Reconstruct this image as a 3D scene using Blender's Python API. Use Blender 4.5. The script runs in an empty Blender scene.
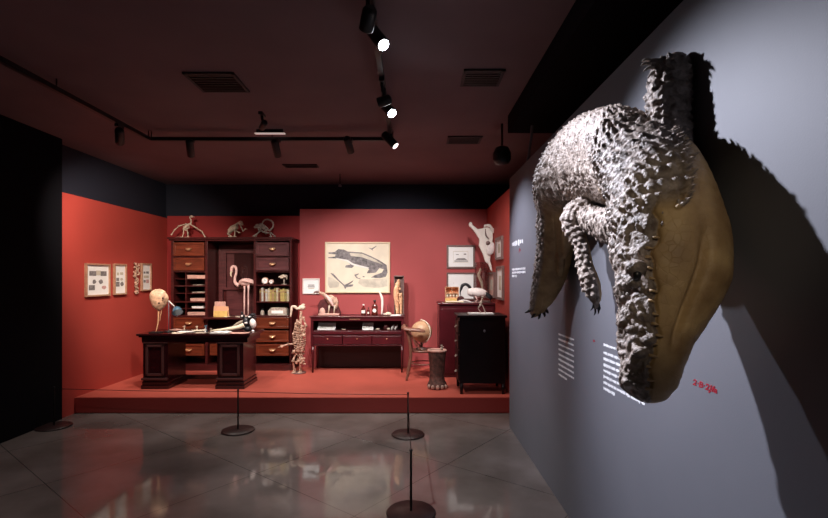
import bpy, bmesh, math, random
import numpy as np
from mathutils import Vector, Matrix, noise
from mathutils.kdtree import KDTree
random.seed(7)
F = 470.0; CX = 412.0; CY = 279.0; EYE = 1.7
C = bpy.context.scene.collection
sc = bpy.context.scene

def at(px, py, Y):
    return Vector(((px-CX)*Y/F, Y, EYE-(py-CY)*Y/F))
XW = 1.12                                    # grey partition plane
def onwall(px, py, X=XW):
    Y = F*X/(px-CX); return Vector((X, Y, EYE-(py-CY)*Y/F))

# ------------------------------------------------------------ materials
def mat(name, col, rough=.5, metal=0, var=0, scale=8, bump=0, bscale=60, spec=.5, coat=0, emit=None, estr=0, stretch=None, alpha=None, trans=0):
    m = bpy.data.materials.new(name); m.use_nodes = True
    nt = m.node_tree; b = nt.nodes['Principled BSDF']
    b.inputs['Base Color'].default_value = (*col, 1)
    b.inputs['Roughness'].default_value = rough; b.inputs['Metallic'].default_value = metal
    b.inputs['Specular IOR Level'].default_value = spec
    b.inputs['Coat Weight'].default_value = coat; b.inputs['Coat Roughness'].default_value = .12
    b.inputs['Transmission Weight'].default_value = trans
    tc = nt.nodes.new('ShaderNodeTexCoord'); mp = nt.nodes.new('ShaderNodeMapping')
    nt.links.new(tc.outputs['Object'], mp.inputs['Vector'])
    if stretch: mp.inputs['Scale'].default_value = stretch
    if var:
        n = nt.nodes.new('ShaderNodeTexNoise'); n.inputs['Scale'].default_value = scale; n.inputs['Detail'].default_value = 5
        nt.links.new(mp.outputs[0], n.inputs['Vector'])
        r = nt.nodes.new('ShaderNodeValToRGB')
        r.color_ramp.elements[0].position = .3; r.color_ramp.elements[1].position = .7
        r.color_ramp.elements[0].color = (*[c*(1-var) for c in col], 1)
        r.color_ramp.elements[1].color = (*[min(1, c*(1+var)) for c in col], 1)
        nt.links.new(n.outputs['Fac'], r.inputs[0]); nt.links.new(r.outputs[0], b.inputs['Base Color'])
    if bump:
        n2 = nt.nodes.new('ShaderNodeTexNoise'); n2.inputs['Scale'].default_value = bscale; n2.inputs['Detail'].default_value = 4
        nt.links.new(mp.outputs[0], n2.inputs['Vector'])
        bp = nt.nodes.new('ShaderNodeBump'); bp.inputs['Strength'].default_value = bump; bp.inputs['Distance'].default_value = .01
        nt.links.new(n2.outputs['Fac'], bp.inputs['Height']); nt.links.new(bp.outputs[0], b.inputs['Normal'])
    if emit:
        b.inputs['Emission Color'].default_value = (*emit, 1); b.inputs['Emission Strength'].default_value = estr
    return m

M = {}
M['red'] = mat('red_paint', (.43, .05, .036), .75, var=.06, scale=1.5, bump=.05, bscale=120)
M['redb'] = mat('shaded_red_paint', (.33, .022, .022), .75, var=.06, scale=1.5, bump=.05, bscale=120)  # same red paint, the back-left wall's shade put into the colour
M['rose'] = mat('cool_lit_red_paint', (.40, .07, .07), .75, var=.06, scale=1.5, bump=.05, bscale=120)  # same red paint, tinted pinker for the cooler light at right
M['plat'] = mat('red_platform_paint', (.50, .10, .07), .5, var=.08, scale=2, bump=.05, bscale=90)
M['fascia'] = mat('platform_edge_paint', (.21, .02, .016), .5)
M['grey'] = mat('grey_partition_paint', (.135, .138, .155), .6, var=.04, scale=2, bump=.04, bscale=150)
M['black'] = mat('black_paint', (.004, .004, .006), .9, spec=.1)
M['navy'] = mat('blue_black_paint', (.012, .014, .028), .8)
M['ceil'] = mat('ceiling_plaster', (.17, .115, .125), .8, var=.12, scale=1.2)
M['floorm'] = None
M['mahog'] = mat('dark_mahogany', (.060, .010, .010), .28, var=.35, scale=6, bump=.05, bscale=40, stretch=(1, 1, 8), coat=.3)
M['desk'] = mat('red_brown_varnish', (.020, .0025, .004), .2, var=.2, scale=5, bump=.03, bscale=40, stretch=(1, 1, 6), coat=.4)
M['moulding'] = mat('glint_moulding_varnish', (.055, .022, .022), .25, coat=.6)  # lighter than the desk: glints on the varnish put into the colour
M['redwood'] = mat('reddish_wood', (.14, .028, .012), .3, var=.35, scale=5, bump=.04, bscale=40, stretch=(1, 6, 6), coat=.3)
M['plumwood'] = mat('plum_brown_wood', (.10, .028, .03), .32, var=.3, scale=5, stretch=(1, 6, 6), coat=.3)
M['blackwood'] = mat('black_lacquered_wood', (.006, .002, .003), .38, var=.3, scale=5, spec=.25)
M['wine'] = mat('wine_red_wood', (.065, .005, .009), .35, var=.2, scale=4, coat=.2)
M['bent'] = mat('brown_bentwood', (.20, .085, .058), .35, var=.35, scale=12)
M['inside'] = mat('under_table_shade', (.02, .004, .004), .6)
M['brass'] = mat('pale_brass', (.85, .55, .32), .3, metal=.8)
M['iron'] = mat('matte_black_metal', (.008, .008, .009), .45)
M['rust'] = mat('dark_stanchion_plate', (.028, .014, .014), .4, var=.2, scale=30)
M['bone'] = mat('aged_bone', (.72, .60, .47), .6, var=.25, scale=30, bump=.2, bscale=80)
M['bonegrey'] = mat('greyish_bone', (.42, .35, .29), .6, var=.4, scale=30, bump=.2, bscale=80)
M['bonebr'] = mat('mottled_brown_bone', (.52, .33, .24), .6, var=.6, scale=40, bump=.3, bscale=80)
M['white'] = mat('white_feather', (.80, .72, .70), .7, var=.1, scale=30, bump=.2, bscale=100)
M['pink'] = mat('pale_pink_feather', (.78, .50, .46), .7, var=.2, scale=25, bump=.2, bscale=90)
M['hide'] = mat('white_hide', (.80, .74, .68), .7, var=.08, scale=12, bump=.15, bscale=60)
M['paper'] = mat('white_paper', (.90, .89, .88), .7, var=.04, scale=8)
M['cream'] = mat('cream_paper', (.80, .70, .55), .7, var=.08, scale=5)
M['pinkbox'] = mat('faded_pink_board', (.62, .36, .30), .7, var=.15, scale=20)
M['yellow'] = mat('yellow_folder_card', (.72, .47, .15), .6, var=.15, scale=15)
M['peach'] = mat('peach_card', (.72, .40, .24), .6)
M['ink'] = mat('grey_ink_print', (.20, .18, .18), .8, var=.5, scale=22)
M['inkl'] = mat('light_grey_wash', (.60, .54, .44), .8, var=.2, scale=9)
M['pinkink'] = mat('pink_print', (.6, .35, .33), .8, var=.4, scale=60)
M['blackf'] = mat('black_plumage', (.012, .012, .016), .4, bump=.3, bscale=60)
M['hornb'] = mat('pale_horn', (.80, .70, .52), .4, var=.1, scale=12)
M['oak'] = mat('light_brown_frame', (.45, .25, .16), .45, var=.2, scale=30)
M['brframe'] = mat('grey_brown_frame', (.17, .10, .09), .45, var=.2, scale=30)
M['goldf'] = mat('cream_gilt_frame', (.70, .55, .36), .45)
M['bluel'] = mat('blue_enamel', (.05, .12, .19), .25, coat=.5)
M['skull'] = mat('mottled_shell', (.62, .38, .25), .55, var=.65, scale=17, bump=.4, bscale=50)
M['rock'] = mat('red_brown_stone', (.075, .008, .009), .6, var=.4, scale=12, bump=.5, bscale=25)
M['amber'] = mat('dark_amber_glass', (.10, .012, .008), .08, coat=.6)
M['label'] = mat('bottle_label_paper', (.80, .72, .68), .7)
M['fossil'] = mat('orange_carved_bone', (.80, .42, .24), .6, var=.35, scale=20, bump=.6, bscale=35)
M['globe'] = mat('faded_globe_paper', (.52, .31, .18), .45, var=.2, scale=12)
M['hideb'] = mat('wrinkled_brown_hide', (.11, .05, .04), .75, var=.5, scale=25, bump=1, bscale=45)
M['hoof'] = mat('pale_toenail', (.42, .27, .22), .5, var=.3, scale=25)
M['claw'] = mat('black_claw', (.012, .011, .012), .35)
M['tooth'] = mat('tan_tooth', (.42, .28, .14), .5)
M['text'] = mat('white_wall_lettering', (.85, .85, .85), .6)
M['redtext'] = mat('crimson_wall_lettering', (.30, .005, .02), .6)
M['lens'] = mat('lit_lamp_lens', (1, 1, 1), .3, emit=(.85, .92, 1), estr=60)
M['lenswarm'] = mat('warm_lit_lamp_lens', (1, 1, 1), .3, emit=(1, .8, .8), estr=3)
M['striplight'] = mat('thin_strip_light', (1, 1, 1), .3, emit=(1, .75, .7), estr=.45)
M['conduit'] = mat('grey_conduit', (.16, .16, .19), .5)
M['ceilslot'] = mat('vent_grille_metal', (.03, .025, .028), .6)
BK = [mat('book_cover_%s' % n, tuple(q*.6 for q in c), .55, var=.15, scale=25) for n, c in
      [('cream', (.70, .58, .38)), ('olive', (.42, .36, .12)), ('tan', (.55, .35, .16)), ('white', (.70, .68, .62)), ('brown', (.22, .07, .03)), ('yellow', (.68, .52, .16))]]

def glass(name, col=(1, 1, 1), fac=.85, rough=.03):
    m = bpy.data.materials.new(name); m.use_nodes = True; nt = m.node_tree
    for n in list(nt.nodes): nt.nodes.remove(n)
    o = nt.nodes.new('ShaderNodeOutputMaterial'); mx = nt.nodes.new('ShaderNodeMixShader')
    t = nt.nodes.new('ShaderNodeBsdfTransparent'); g = nt.nodes.new('ShaderNodeBsdfGlossy')
    t.inputs[0].default_value = (*col, 1); g.inputs['Roughness'].default_value = rough
    mx.inputs[0].default_value = 1-fac
    nt.links.new(t.outputs[0], mx.inputs[1]); nt.links.new(g.outputs[0], mx.inputs[2]); nt.links.new(mx.outputs[0], o.inputs[0])
    return m
M['glass'] = glass('clear_glass', (.95, .95, .95), .93)
M['domeglass'] = glass('dome_glass', (.86, .84, .84), .90)
M['mirror'] = mat('dark_reflective_glass', (.045, .016, .016), .06, coat=1, spec=1)

def floor_mat():
    m = bpy.data.materials.new('polished_stone_floor'); m.use_nodes = True; nt = m.node_tree; b = nt.nodes['Principled BSDF']
    tc = nt.nodes.new('ShaderNodeTexCoord'); mp = nt.nodes.new('ShaderNodeMapping'); mp.inputs['Rotation'].default_value = (0, 0, math.radians(38))
    nt.links.new(tc.outputs['Object'], mp.inputs[0])
    n = nt.nodes.new('ShaderNodeTexNoise'); n.inputs['Scale'].default_value = 1.6; n.inputs['Detail'].default_value = 7
    nt.links.new(tc.outputs['Object'], n.inputs['Vector'])
    r = nt.nodes.new('ShaderNodeValToRGB'); r.color_ramp.elements[0].position = .35; r.color_ramp.elements[1].position = .7
    r.color_ramp.elements[0].color = (.12, .100, .092, 1); r.color_ramp.elements[1].color = (.215, .185, .175, 1)
    nt.links.new(n.outputs['Fac'], r.inputs[0])
    br = nt.nodes.new('ShaderNodeTexBrick'); br.offset = 0; br.inputs['Scale'].default_value = 1
    br.inputs['Brick Width'].default_value = 1.2; br.inputs['Row Height'].default_value = 1.2; br.inputs['Mortar Size'].default_value = .004
    br.inputs['Color1'].default_value = (1, 1, 1, 1); br.inputs['Color2'].default_value = (.93, .93, .93, 1); br.inputs['Mortar'].default_value = (.45, .45, .45, 1)
    nt.links.new(mp.outputs[0], br.inputs['Vector'])
    mx = nt.nodes.new('ShaderNodeMix'); mx.data_type = 'RGBA'; mx.blend_type = 'MULTIPLY'; mx.inputs[0].default_value = 1
    nt.links.new(r.outputs[0], mx.inputs[6]); nt.links.new(br.outputs['Color'], mx.inputs[7]); nt.links.new(mx.outputs[2], b.inputs['Base Color'])
    n3 = nt.nodes.new('ShaderNodeTexNoise'); n3.inputs['Scale'].default_value = 1.1; n3.inputs['Detail'].default_value = 3
    nt.links.new(tc.outputs['Object'], n3.inputs['Vector'])
    mr = nt.nodes.new('ShaderNodeMapRange'); mr.inputs[1].default_value = .35; mr.inputs[2].default_value = .65; mr.inputs[3].default_value = .03; mr.inputs[4].default_value = .15
    nt.links.new(n3.outputs['Fac'], mr.inputs[0]); nt.links.new(mr.outputs[0], b.inputs['Roughness'])
    b.inputs['Specular IOR Level'].default_value = .5
    bp = nt.nodes.new('ShaderNodeBump'); bp.inputs['Strength'].default_value = .04; bp.inputs['Distance'].default_value = .01
    n2 = nt.nodes.new('ShaderNodeTexNoise'); n2.inputs['Scale'].default_value = 5
    nt.links.new(tc.outputs['Object'], n2.inputs['Vector']); nt.links.new(n2.outputs['Fac'], bp.inputs['Height']); nt.links.new(bp.outputs[0], b.inputs['Normal'])
    return m
M['floorm'] = floor_mat()

# ------------------------------------------------------------ mesh helpers
def NB(): return bmesh.new()
def box(bm, x0, x1, y0, y1, z0, z1, mi=0):
    vs = [bm.verts.new((x, y, z)) for z in (z0, z1) for y in (y0, y1) for x in (x0, x1)]
    for f in ((0, 2, 3, 1), (4, 5, 7, 6), (0, 1, 5, 4), (2, 6, 7, 3), (0, 4, 6, 2), (1, 3, 7, 5)):
        bm.faces.new([vs[i] for i in f]).material_index = mi
def tube(bm, pts, rad, n=8, mi=0, flat=1.0):
    pts = [Vector(p) for p in pts]
    if not hasattr(rad, '__len__'): rad = [rad]*len(pts)
    rings = []; prev = None
    for i, p in enumerate(pts):
        t = (pts[min(i+1, len(pts)-1)]-pts[max(i-1, 0)])
        if t.length < 1e-9: t = Vector((0, 0, 1))
        t.normalize()
        if prev is None: u = t.orthogonal().normalized()
        else:
            u = prev-t*prev.dot(t)
            u = u.normalized() if u.length > 1e-6 else t.orthogonal().normalized()
        prev = u; v = t.cross(u); r = max(rad[i], .0006)
        rings.append([bm.verts.new(p+u*math.cos(2*math.pi*k/n)*r+v*math.sin(2*math.pi*k/n)*r*flat) for k in range(n)])
    for a, b in zip(rings, rings[1:]):
        for k in range(n):
            f = bm.faces.new((a[k], a[(k+1) % n], b[(k+1) % n], b[k])); f.smooth = True; f.material_index = mi
    bm.faces.new(rings[0][::-1]).material_index = mi; bm.faces.new(rings[-1]).material_index = mi
def curve(pts, k=6):
    P = [Vector(p) for p in pts]; out = []
    for i in range(len(P)-1):
        a, b, c, d = P[max(i-1, 0)], P[i], P[i+1], P[min(i+2, len(P)-1)]
        for j in range(k):
            t = j/k
            out.append(.5*((2*b)+(c-a)*t+(2*a-5*b+4*c-d)*t*t+(3*b-a-3*c+d)*t**3))
    out.append(P[-1]); return out
def lerpr(rs, n):
    return [float(np.interp(i/(n-1)*(len(rs)-1), range(len(rs)), rs)) for i in range(n)]
def stube(bm, pts, rs, n=10, k=5, mi=0, flat=1.0):
    c = curve(pts, k); tube(bm, c, lerpr(rs, len(c)) if hasattr(rs, '__len__') else rs, n, mi, flat)
def ell(bm, c, r, n=14, mi=0, rot=None):
    if not hasattr(r, '__len__'): r = (r, r, r)
    mt = Matrix.Translation(Vector(c)) @ (rot.to_4x4() if rot else Matrix.Identity(4)) @ Matrix.Diagonal((*r, 1))
    res = bmesh.ops.create_uvsphere(bm, u_segments=n, v_segments=max(6, n*2//3), radius=1, matrix=mt)
    for v in res['verts']:
        for f in v.link_faces: f.smooth = True; f.material_index = mi
def lathe(bm, prof, c, n=24, mi=0):
    c = Vector(c); rings = []
    for r, z in prof:
        rings.append([bm.verts.new(c+Vector((max(r, .0005)*math.cos(2*math.pi*k/n), max(r, .0005)*math.sin(2*math.pi*k/n), z))) for k in range(n)])
    for a, b in zip(rings, rings[1:]):
        for k in range(n):
            f = bm.faces.new((a[k], a[(k+1) % n], b[(k+1) % n], b[k])); f.smooth = True; f.material_index = mi
    bm.faces.new(rings[0][::-1]).material_index = mi; bm.faces.new(rings[-1]).material_index = mi
def prism(bm, pts, mf, w0, w1, mi=0):
    a = [bm.verts.new(mf(u, v, w0)) for u, v in pts]; b = [bm.verts.new(mf(u, v, w1)) for u, v in pts]
    fs = [bm.faces.new(a[::-1]), bm.faces.new(b)]
    for i in range(len(pts)):
        j = (i+1) % len(pts); fs.append(bm.faces.new((a[i], a[j], b[j], b[i])))
    for f in fs: f.material_index = mi
def bone(bm, p, q, r, mi=0):
    p = Vector(p); q = Vector(q)
    tube(bm, [p, p.lerp(q, .12), p.lerp(q, .5), p.lerp(q, .88), q], [r*1.4, r, r*.8, r, r*1.4], 7, mi)
    ell(bm, p, r*1.5, 8, mi); ell(bm, q, r*1.5, 8, mi)

# ------------------------------------------------------------ objects
class T: pass
def tag(o, label, cat, group=None):
    o['label'] = label; o['category'] = cat
    if group: o['group'] = group
    return o
def thing(name, label, cat, loc=(0, 0, 0), group=None):
    o = bpy.data.objects.new(name, None); C.objects.link(o); o.location = loc; o.empty_display_size = .1
    return tag(o, label, cat, group)
def rootloc(o):
    v = Vector((0, 0, 0))
    while o is not None: v = v+Vector(o.location); o = o.parent
    return v
def obj(name, bm, m, parent=None, bevel=0, label=None, origin=None, recalc=True):
    if parent is not None and parent.name.startswith(('mounted_specimen', 'bird_specimen')):
        for v in bm.verts: v.co.z = max(v.co.z, rootloc(parent).z+.001)
    if recalc: bmesh.ops.recalc_face_normals(bm, faces=bm.faces)
    me = bpy.data.meshes.new(name)
    base = rootloc(parent) if parent else Vector((0, 0, 0))
    if origin is not None: base = Vector(origin)
    bmesh.ops.translate(bm, verts=bm.verts, vec=-base)
    bm.to_mesh(me); bm.free()
    for x in (m if isinstance(m, (list, tuple)) else [m]): me.materials.append(M[x] if isinstance(x, str) else x)
    o = bpy.data.objects.new(name, me); C.objects.link(o)
    if parent: o.parent = parent
    if origin is not None: o.location = origin
    if label: o['label'] = label
    if bevel:
        b = o.modifiers.new('bevel', 'BEVEL'); b.width = bevel; b.segments = 2; b.limit_method = 'ANGLE'; b.angle_limit = math.radians(50)
    return o
def bx(name, m, parent, x0, x1, y0, y1, z0, z1, bevel=0, label=None):
    b = NB(); box(b, x0, x1, y0, y1, z0, z1); return obj(name, b, m, parent, bevel, label)
def struct(name, bm, m, bevel=0):
    o = obj(name, bm, m, None, bevel); o['kind'] = 'structure'; return o
def sbox(name, m, *a):
    b = NB(); box(b, *a); return struct(name, b, m)

# ============================================================ SETTING
CZ = 3.4
sbox('floor', 'floorm', -4.6, 3.0, -2.5, 8.6, -.1, 0)
sbox('ceiling', 'ceil', -4.6, 3.0, -2.5, 8.6, CZ, CZ+.1)
sbox('wall_left', 'black', -4.6, -4.25, -2.5, 5.71, 0, CZ)
sbox('wall_back', 'navy', -4.6, 3.0, 8.45, 8.6, 0, CZ)
sbox('wall_behind_camera', 'black', -4.25, 3.0, -2.6, -2.5, 0, CZ)
sbox('wall_far_right', 'black', 3.0, 3.1, -2.6, 8.6, 0, CZ)
sbox('wall_left_upper', 'navy', -4.6, -4.42, 5.71, 8.45, 2.72, CZ)
b = NB(); box(b, XW, XW+.14, -2.5, 5.4, 0, 2.85); struct('wall_right', b, 'grey')
sbox('wall_alcove_left', 'red', -4.42, -4.27, 5.711, 8.34, 0, 2.76)
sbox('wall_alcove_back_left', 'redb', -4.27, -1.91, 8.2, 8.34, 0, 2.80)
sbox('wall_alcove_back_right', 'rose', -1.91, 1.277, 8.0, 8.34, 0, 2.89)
sbox('wall_alcove_right', 'red', 1.277, 1.42, 5.5, 8.34, 0, 2.89)
sbox('trim_1', 'black', 1.0, 1.7, -2.5, 4.9, 3.22, CZ)          # dark bulkhead above the partition
# platform, with a darker front board
PZ = .2; PY = 5.94
sbox('floor_platform', 'plat', -4.27, 1.277, PY+.02, 8.2, 0.001, PZ)
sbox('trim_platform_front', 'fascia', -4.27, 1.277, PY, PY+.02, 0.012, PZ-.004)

# ============================================================ wall lettering
def lines(name, label, px0, pys, px1s, thick, m='text', seed=1, group=None):
    rnd = random.Random(seed)
    Y0 = F*XW/(px0-CX); many = len(pys) > 1
    t = thing(name, label, 'lettering', (XW, Y0, EYE-(pys[0]-CY)*Y0/F)) if many else None
    for py, px1 in zip(pys, px1s):
        b = NB(); z = EYE-(py-CY)*Y0/F; Y1 = F*XW/(px1-CX); y = Y0
        while y > Y1:
            w = rnd.choice((.03, .05, .075, .1)); e = max(y-w, Y1)
            x = y                                   # letters as short strokes with ascenders
            while x > e:
                cw = thick*.75
                hh = thick*rnd.choice((.8, .8, 1.15, 1.2)); lo = thick*rnd.choice((0, 0, 0, .25))
                box(b, XW-.0015, XW+.0005, max(x-cw*.86, e), x, z-hh*.5-lo, z+hh*.5)
                x -= cw
            y = e-thick*.6
        if many: obj('text_line', b, m, t)
        else: tag(obj(name, b, m, None, origin=(XW, Y0, z)), label, 'lettering')
lines('wall_text', 'block of small white text lines on grey wall beneath the crocodile hind foot', 558.7,
      [334+5*i for i in range(9)], [574]*8+[567], .012, seed=3)
lines('wall_text', 'white text paragraph with heading beside the crocodile snout', 603.7,
      [344.5]+[352.5+5.9*i for i in range(7)], [619]+[645]*6+[615], .013, seed=5)
lines('wall_heading', 'bright white heading near the far edge of the grey partition', 512.2, [244.5], [523], .045, seed=2)
lines('wall_text', 'three short white text lines near the far edge of the grey partition', 512.2, [269.5, 272.7, 276], [525.5, 525.5, 517], .02, seed=9)
def redtext(px0, z, size, label, txt):
    cu = bpy.data.curves.new('lettering_curve', 'FONT'); cu.body = txt; cu.size = size; cu.extrude = .0008; cu.shear = .2; cu.offset = .0012
    tmp = bpy.data.objects.new('tmp', cu); C.objects.link(tmp)
    dg = bpy.context.evaluated_depsgraph_get(); me = bpy.data.meshes.new_from_object(tmp.evaluated_get(dg))
    bpy.data.objects.remove(tmp)
    o = bpy.data.objects.new('red_lettering', me); C.objects.link(o); me.materials.clear(); me.materials.append(M['redtext']); me.transform(Matrix.Diagonal((1, .66, 1, 1)))
    o.matrix_world = Matrix.Translation((XW-.0004, F*XW/(px0-CX), z)) @ Matrix(((0, 0, -1), (-1, 0, 0), (0, 1, 0))).to_4x4()
    tag(o, label, 'lettering')
redtext(692.7, 1.280, .050, 'crimson lettering low on grey wall right of the crocodile snout', '2·B·2Jfa')
redtext(593, 1.315, .022, 'tiny crimson lettering between the two white text blocks', '2Jfa')
redtext(519, 1.99, .075, 'tiny crimson lettering under the far white heading', 'Jfa')

# ============================================================ CROCODILE
def smooth(a, b, x):
    t = np.clip((x-a)/(b-a), 0, 1); return t*t*(3-2*t)
def noise3(P, s, seed=0):
    o = Vector((seed*7.1, seed*3.3, seed*5.7))
    return np.array([noise.noise(Vector(p)*s+o) for p in P])
def vor(P, s):
    return np.array([noise.voronoi(Vector(p)*s)[0][0] for p in P])
def loft_np(st, ds, nth, kind):
    """st rows: px,py,D,rv(dorsal),rw(ventral),rl,(dx,dy,dz)"""
    A = np.array([[*at(s[0], s[1], s[2]), s[3], s[4], s[5], *s[6]] for s in st], float)
    n = len(A); tt = np.linspace(0, n-1, 400)
    def cr(t):
        i = min(int(t), n-2); f = t-i
        a, b_, c, d = A[max(i-1, 0)], A[i], A[i+1], A[min(i+2, n-1)]
        return .5*((2*b_)+(c-a)*f+(2*a-5*b_+4*c-d)*f*f+(3*b_-a-3*c+d)*f**3)
    S = np.array([cr(t) for t in tt]); S[:, 3:6] = np.array([[np.interp(t, range(n), A[:, k]) for k in (3, 4, 5)] for t in tt])
    arc = np.concatenate([[0], np.cumsum(np.linalg.norm(np.diff(S[:, :3], axis=0), axis=1))])
    m = max(8, int(arc[-1]/ds)); sa = np.linspace(0, arc[-1], m)
    R = np.array([np.interp(sa, arc, S[:, k]) for k in range(9)]).T
    tan = np.gradient(R[:, :3], axis=0); tan /= np.linalg.norm(tan, axis=1)[:, None]
    d = R[:, 6:9]; d = d-(d*tan).sum(1)[:, None]*tan; d /= np.linalg.norm(d, axis=1)[:, None]
    l = np.cross(tan, d)
    th = np.linspace(-math.pi, math.pi, nth, endpoint=False)
    V = np.zeros((m, nth, 3)); Bc = np.zeros((m, nth)); rnd = np.random.RandomState(4)
    tab = rnd.rand(400, 200)
    for i in range(m):
        ct, s_ = np.cos(th), np.sin(th)
        rv = np.where(ct > 0, R[i, 3], R[i, 4]); rl = R[i, 5]
        rad = (ct*rv)[:, None]*d[i]+(s_*rl)[:, None]*l[i]
        rr = np.linalg.norm(rad, axis=1); nrm = rad/np.maximum(rr, 1e-6)[:, None]
        base = R[i, :3]+rad
        s = sa[i]; ath = np.abs(th)
        disp, bel = kind(s, arc[-1], th, rr, base, tab)
        V[i] = base+nrm*disp[:, None]; Bc[i] = bel
    return V, Bc, (R, d, l, tan, sa)
def add_grid(bm, V, store, Bc):
    m, n, _ = V.shape
    vs = [[bm.verts.new(V[i, k]) for k in range(n)] for i in range(m)]
    for i in range(m-1):
        for k in range(n): bm.faces.new((vs[i][k], vs[i][(k+1) % n], vs[i+1][(k+1) % n], vs[i+1][k]))
    for ring, i in ((vs[0][::-1], 0), (vs[-1], -1)):
        bm.faces.new(ring)
    for i in range(m):
        for k in range(n): store.append((tuple(V[i, k]), float(Bc[i, k])))

def scutes(s, a, p, q, tab, amp):
    row = np.floor(s/p); fu = s/p-row
    a2 = a/q+.5*(row % 2)+.18*np.sin(row*2.3); col = np.floor(a2); fv = a2-col-.5
    rn = tab[int(row) % 400, (col.astype(int)+80) % 200]
    keel = np.maximum(0, 1-(2.1*np.abs(fv))**2)
    ramp = (fu**1.1)*(1-smooth(.80, .97, np.full_like(a, fu)))
    return amp*(keel*ramp*(.55+.9*rn)+.35*np.maximum(0, 1-np.abs(fv)*2.3)*(rn-.3))
HEAD = .60
def mouth_at(s): return 1.58-.36*float(smooth(.22, .42, s))+.05*math.sin(s*38)+.03*math.sin(s*91)
def kind_body(s, L, th, rr, base, tab):
    ath = np.abs(th); out = np.zeros_like(th)
    a = th*rr
    bel = smooth(1.62, 2.0, ath)
    headw = 1-smooth(.59, .68, s)
    far = float(smooth(2.1, 2.5, base[:, 1].mean()))
    # mouth line lies on the flank: dorsal side rough, ventral side smooth jaw
    mouth = mouth_at(s)
    beh = smooth(mouth-.02, mouth+.04, ath)
    bel = headw*beh+(1-headw)*smooth(1.55+.9*far, 1.95+.9*far, ath)
    lg = float(smooth(2.9, 3.15, base[:, 1].mean())); bel = np.maximum(bel, lg*smooth(.75, 1.05, ath))
    body = (1-far)*scutes(s, a+s*.55*np.sign(th), .042, .033, tab, .0175)+far*scutes(s, a, .036, .030, tab, .015)+.0025*noise3(base, 70)+.008*noise3(base, 8)
    v = vor(base, 52); hd = .019*(.55-np.minimum(v, .9))+.004*noise3(base, 80)+.017*noise3(base, 15, 2)
    cheek = 1-smooth(mouth_at(s)-.45, mouth_at(s)-.2, ath)
    hd = hd*(.15+.85*cheek); dors = (1-headw)*body+headw*hd
    vent = .0015*noise3(base, 40)-(1-headw)*.003*((np.abs((s*18) % 1-.5) < .05)*1.0+(np.abs((a*16) % 1-.5) < .05)*1.0)
    groove = -.018*np.exp(-((ath-mouth)/.05)**2)*headw*smooth(.03, .07, s)
    lip = .010*np.exp(-((ath-mouth+.13)/.08)**2)*headw*(.6+.7*math.sin(s*70))
    fade = smooth(0, .05, s)*(1-smooth(L-.12, L, s))
    out = dors*(1-bel)*(.25+.75*fade)+vent*bel+groove+lip
    # long throat folds, jaw angle hollow
    out += -.030*headw*np.exp(-((ath-2.05)/.10)**2)*smooth(.14, .3, s)*(1-smooth(.48, .6, s))
    return out, bel
def kind_leg(belly_at=2.2):
    def f(s, L, th, rr, base, tab):
        ath = np.abs(th); a = th*rr
        o = scutes(s, a, .034, .034, tab, .015)+.005*noise3(base, 60)
        bel = smooth(belly_at-.3, belly_at+.2, ath)
        fade = smooth(0, .03, s)*(1-smooth(L-.04, L, s))
        return o*(1-.8*bel)*(.3+.7*fade), bel
    return f
croc_loc = Vector((1.0, 1.9, 2.0))
store = []; cb = NB()
HD = (-.93, .36, .0); HB = (-.90, .30, .30); RB = (-.42, .2, .87)
body = [(647, 402, 1.60, .012, .012, .02, HD), (647, 396, 1.60, .052, .067, .07, HD), (646, 384, 1.60, .076, .094, .090, HD), (648, 362, 1.60, .089, .108, .10, HD),
        (652, 335, 1.61, .104, .128, .115, HD), (659, 305, 1.62, .132, .160, .13, HD), (668, 270, 1.64, .184, .190, .16, HD),
        (671, 235, 1.68, .200, .180, .18, HD), (666, 200, 1.75, .195, .155, .18, HB), (655, 172, 1.88, .215, .140, .17, HB), (632, 160, 2.10, .235, .20, .15, RB),
        (604, 160, 2.42, .255, .26, .13, RB), (580, 172, 2.72, .245, .20, .13, (-.6, .2, .75)), (565, 190, 2.98, .195, .12, .12, (-.9, .2, .3)),
        (559, 215, 3.15, .136, .12, .11, (-.95, .3, .1)), (556, 245, 3.28, .130, .125, .10, (-.95, .3, 0)), (551, 275, 3.40, .120, .11, .08, (-.95, .3, 0)),
        (543, 298, 3.50, .090, .08, .06, (-.9, .3, -.2)), (533, 313, 3.60, .03, .03, .05, (-.8, .3, -.4))]
V, Bc, fr = loft_np(body, .0058, 190, kind_body); add_grid(cb, V, store, Bc)
R, dd, ll, tn, sa = fr
# crest spikes along the back and the flank
def spike(c, d, t, h, w, bel=0):
    c = Vector(c); d = Vector(d).normalized(); t = Vector(t).normalized()
    tube(cb, [c-d*h*.5, c+d*h*.25, c+(d*.85+t*.45)*h*.8, c+(d*.8+t*.8)*h], [w, w*.85, w*.45, w*.08], 7)
    for q in (c, c+d*h): store.append((tuple(q), bel))
rs = random.Random(3)
for s0 in np.arange(.55, sa[-1], .034):
    i = int(np.searchsorted(sa, s0))
    if i < len(sa) and R[i, 1] > 2.95: break
    if i >= len(sa): break
    for th in (-1.35, -1.15, -.95, -.75, -.55, -.35, -.12, .12, .35, .55, .75, .95, 1.15, 1.35, 1.55):
        if rs.random() < .62: continue
        rad = math.cos(th)*R[i, 3]*dd[i]+math.sin(th)*R[i, 5]*ll[i]
        h = .014*(1.2-.3*abs(th)/1.4)*rs.uniform(.5, 1.4)
        spike(R[i, :3]+rad*1.0, rad, tn[i], h, h*.55)
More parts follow.
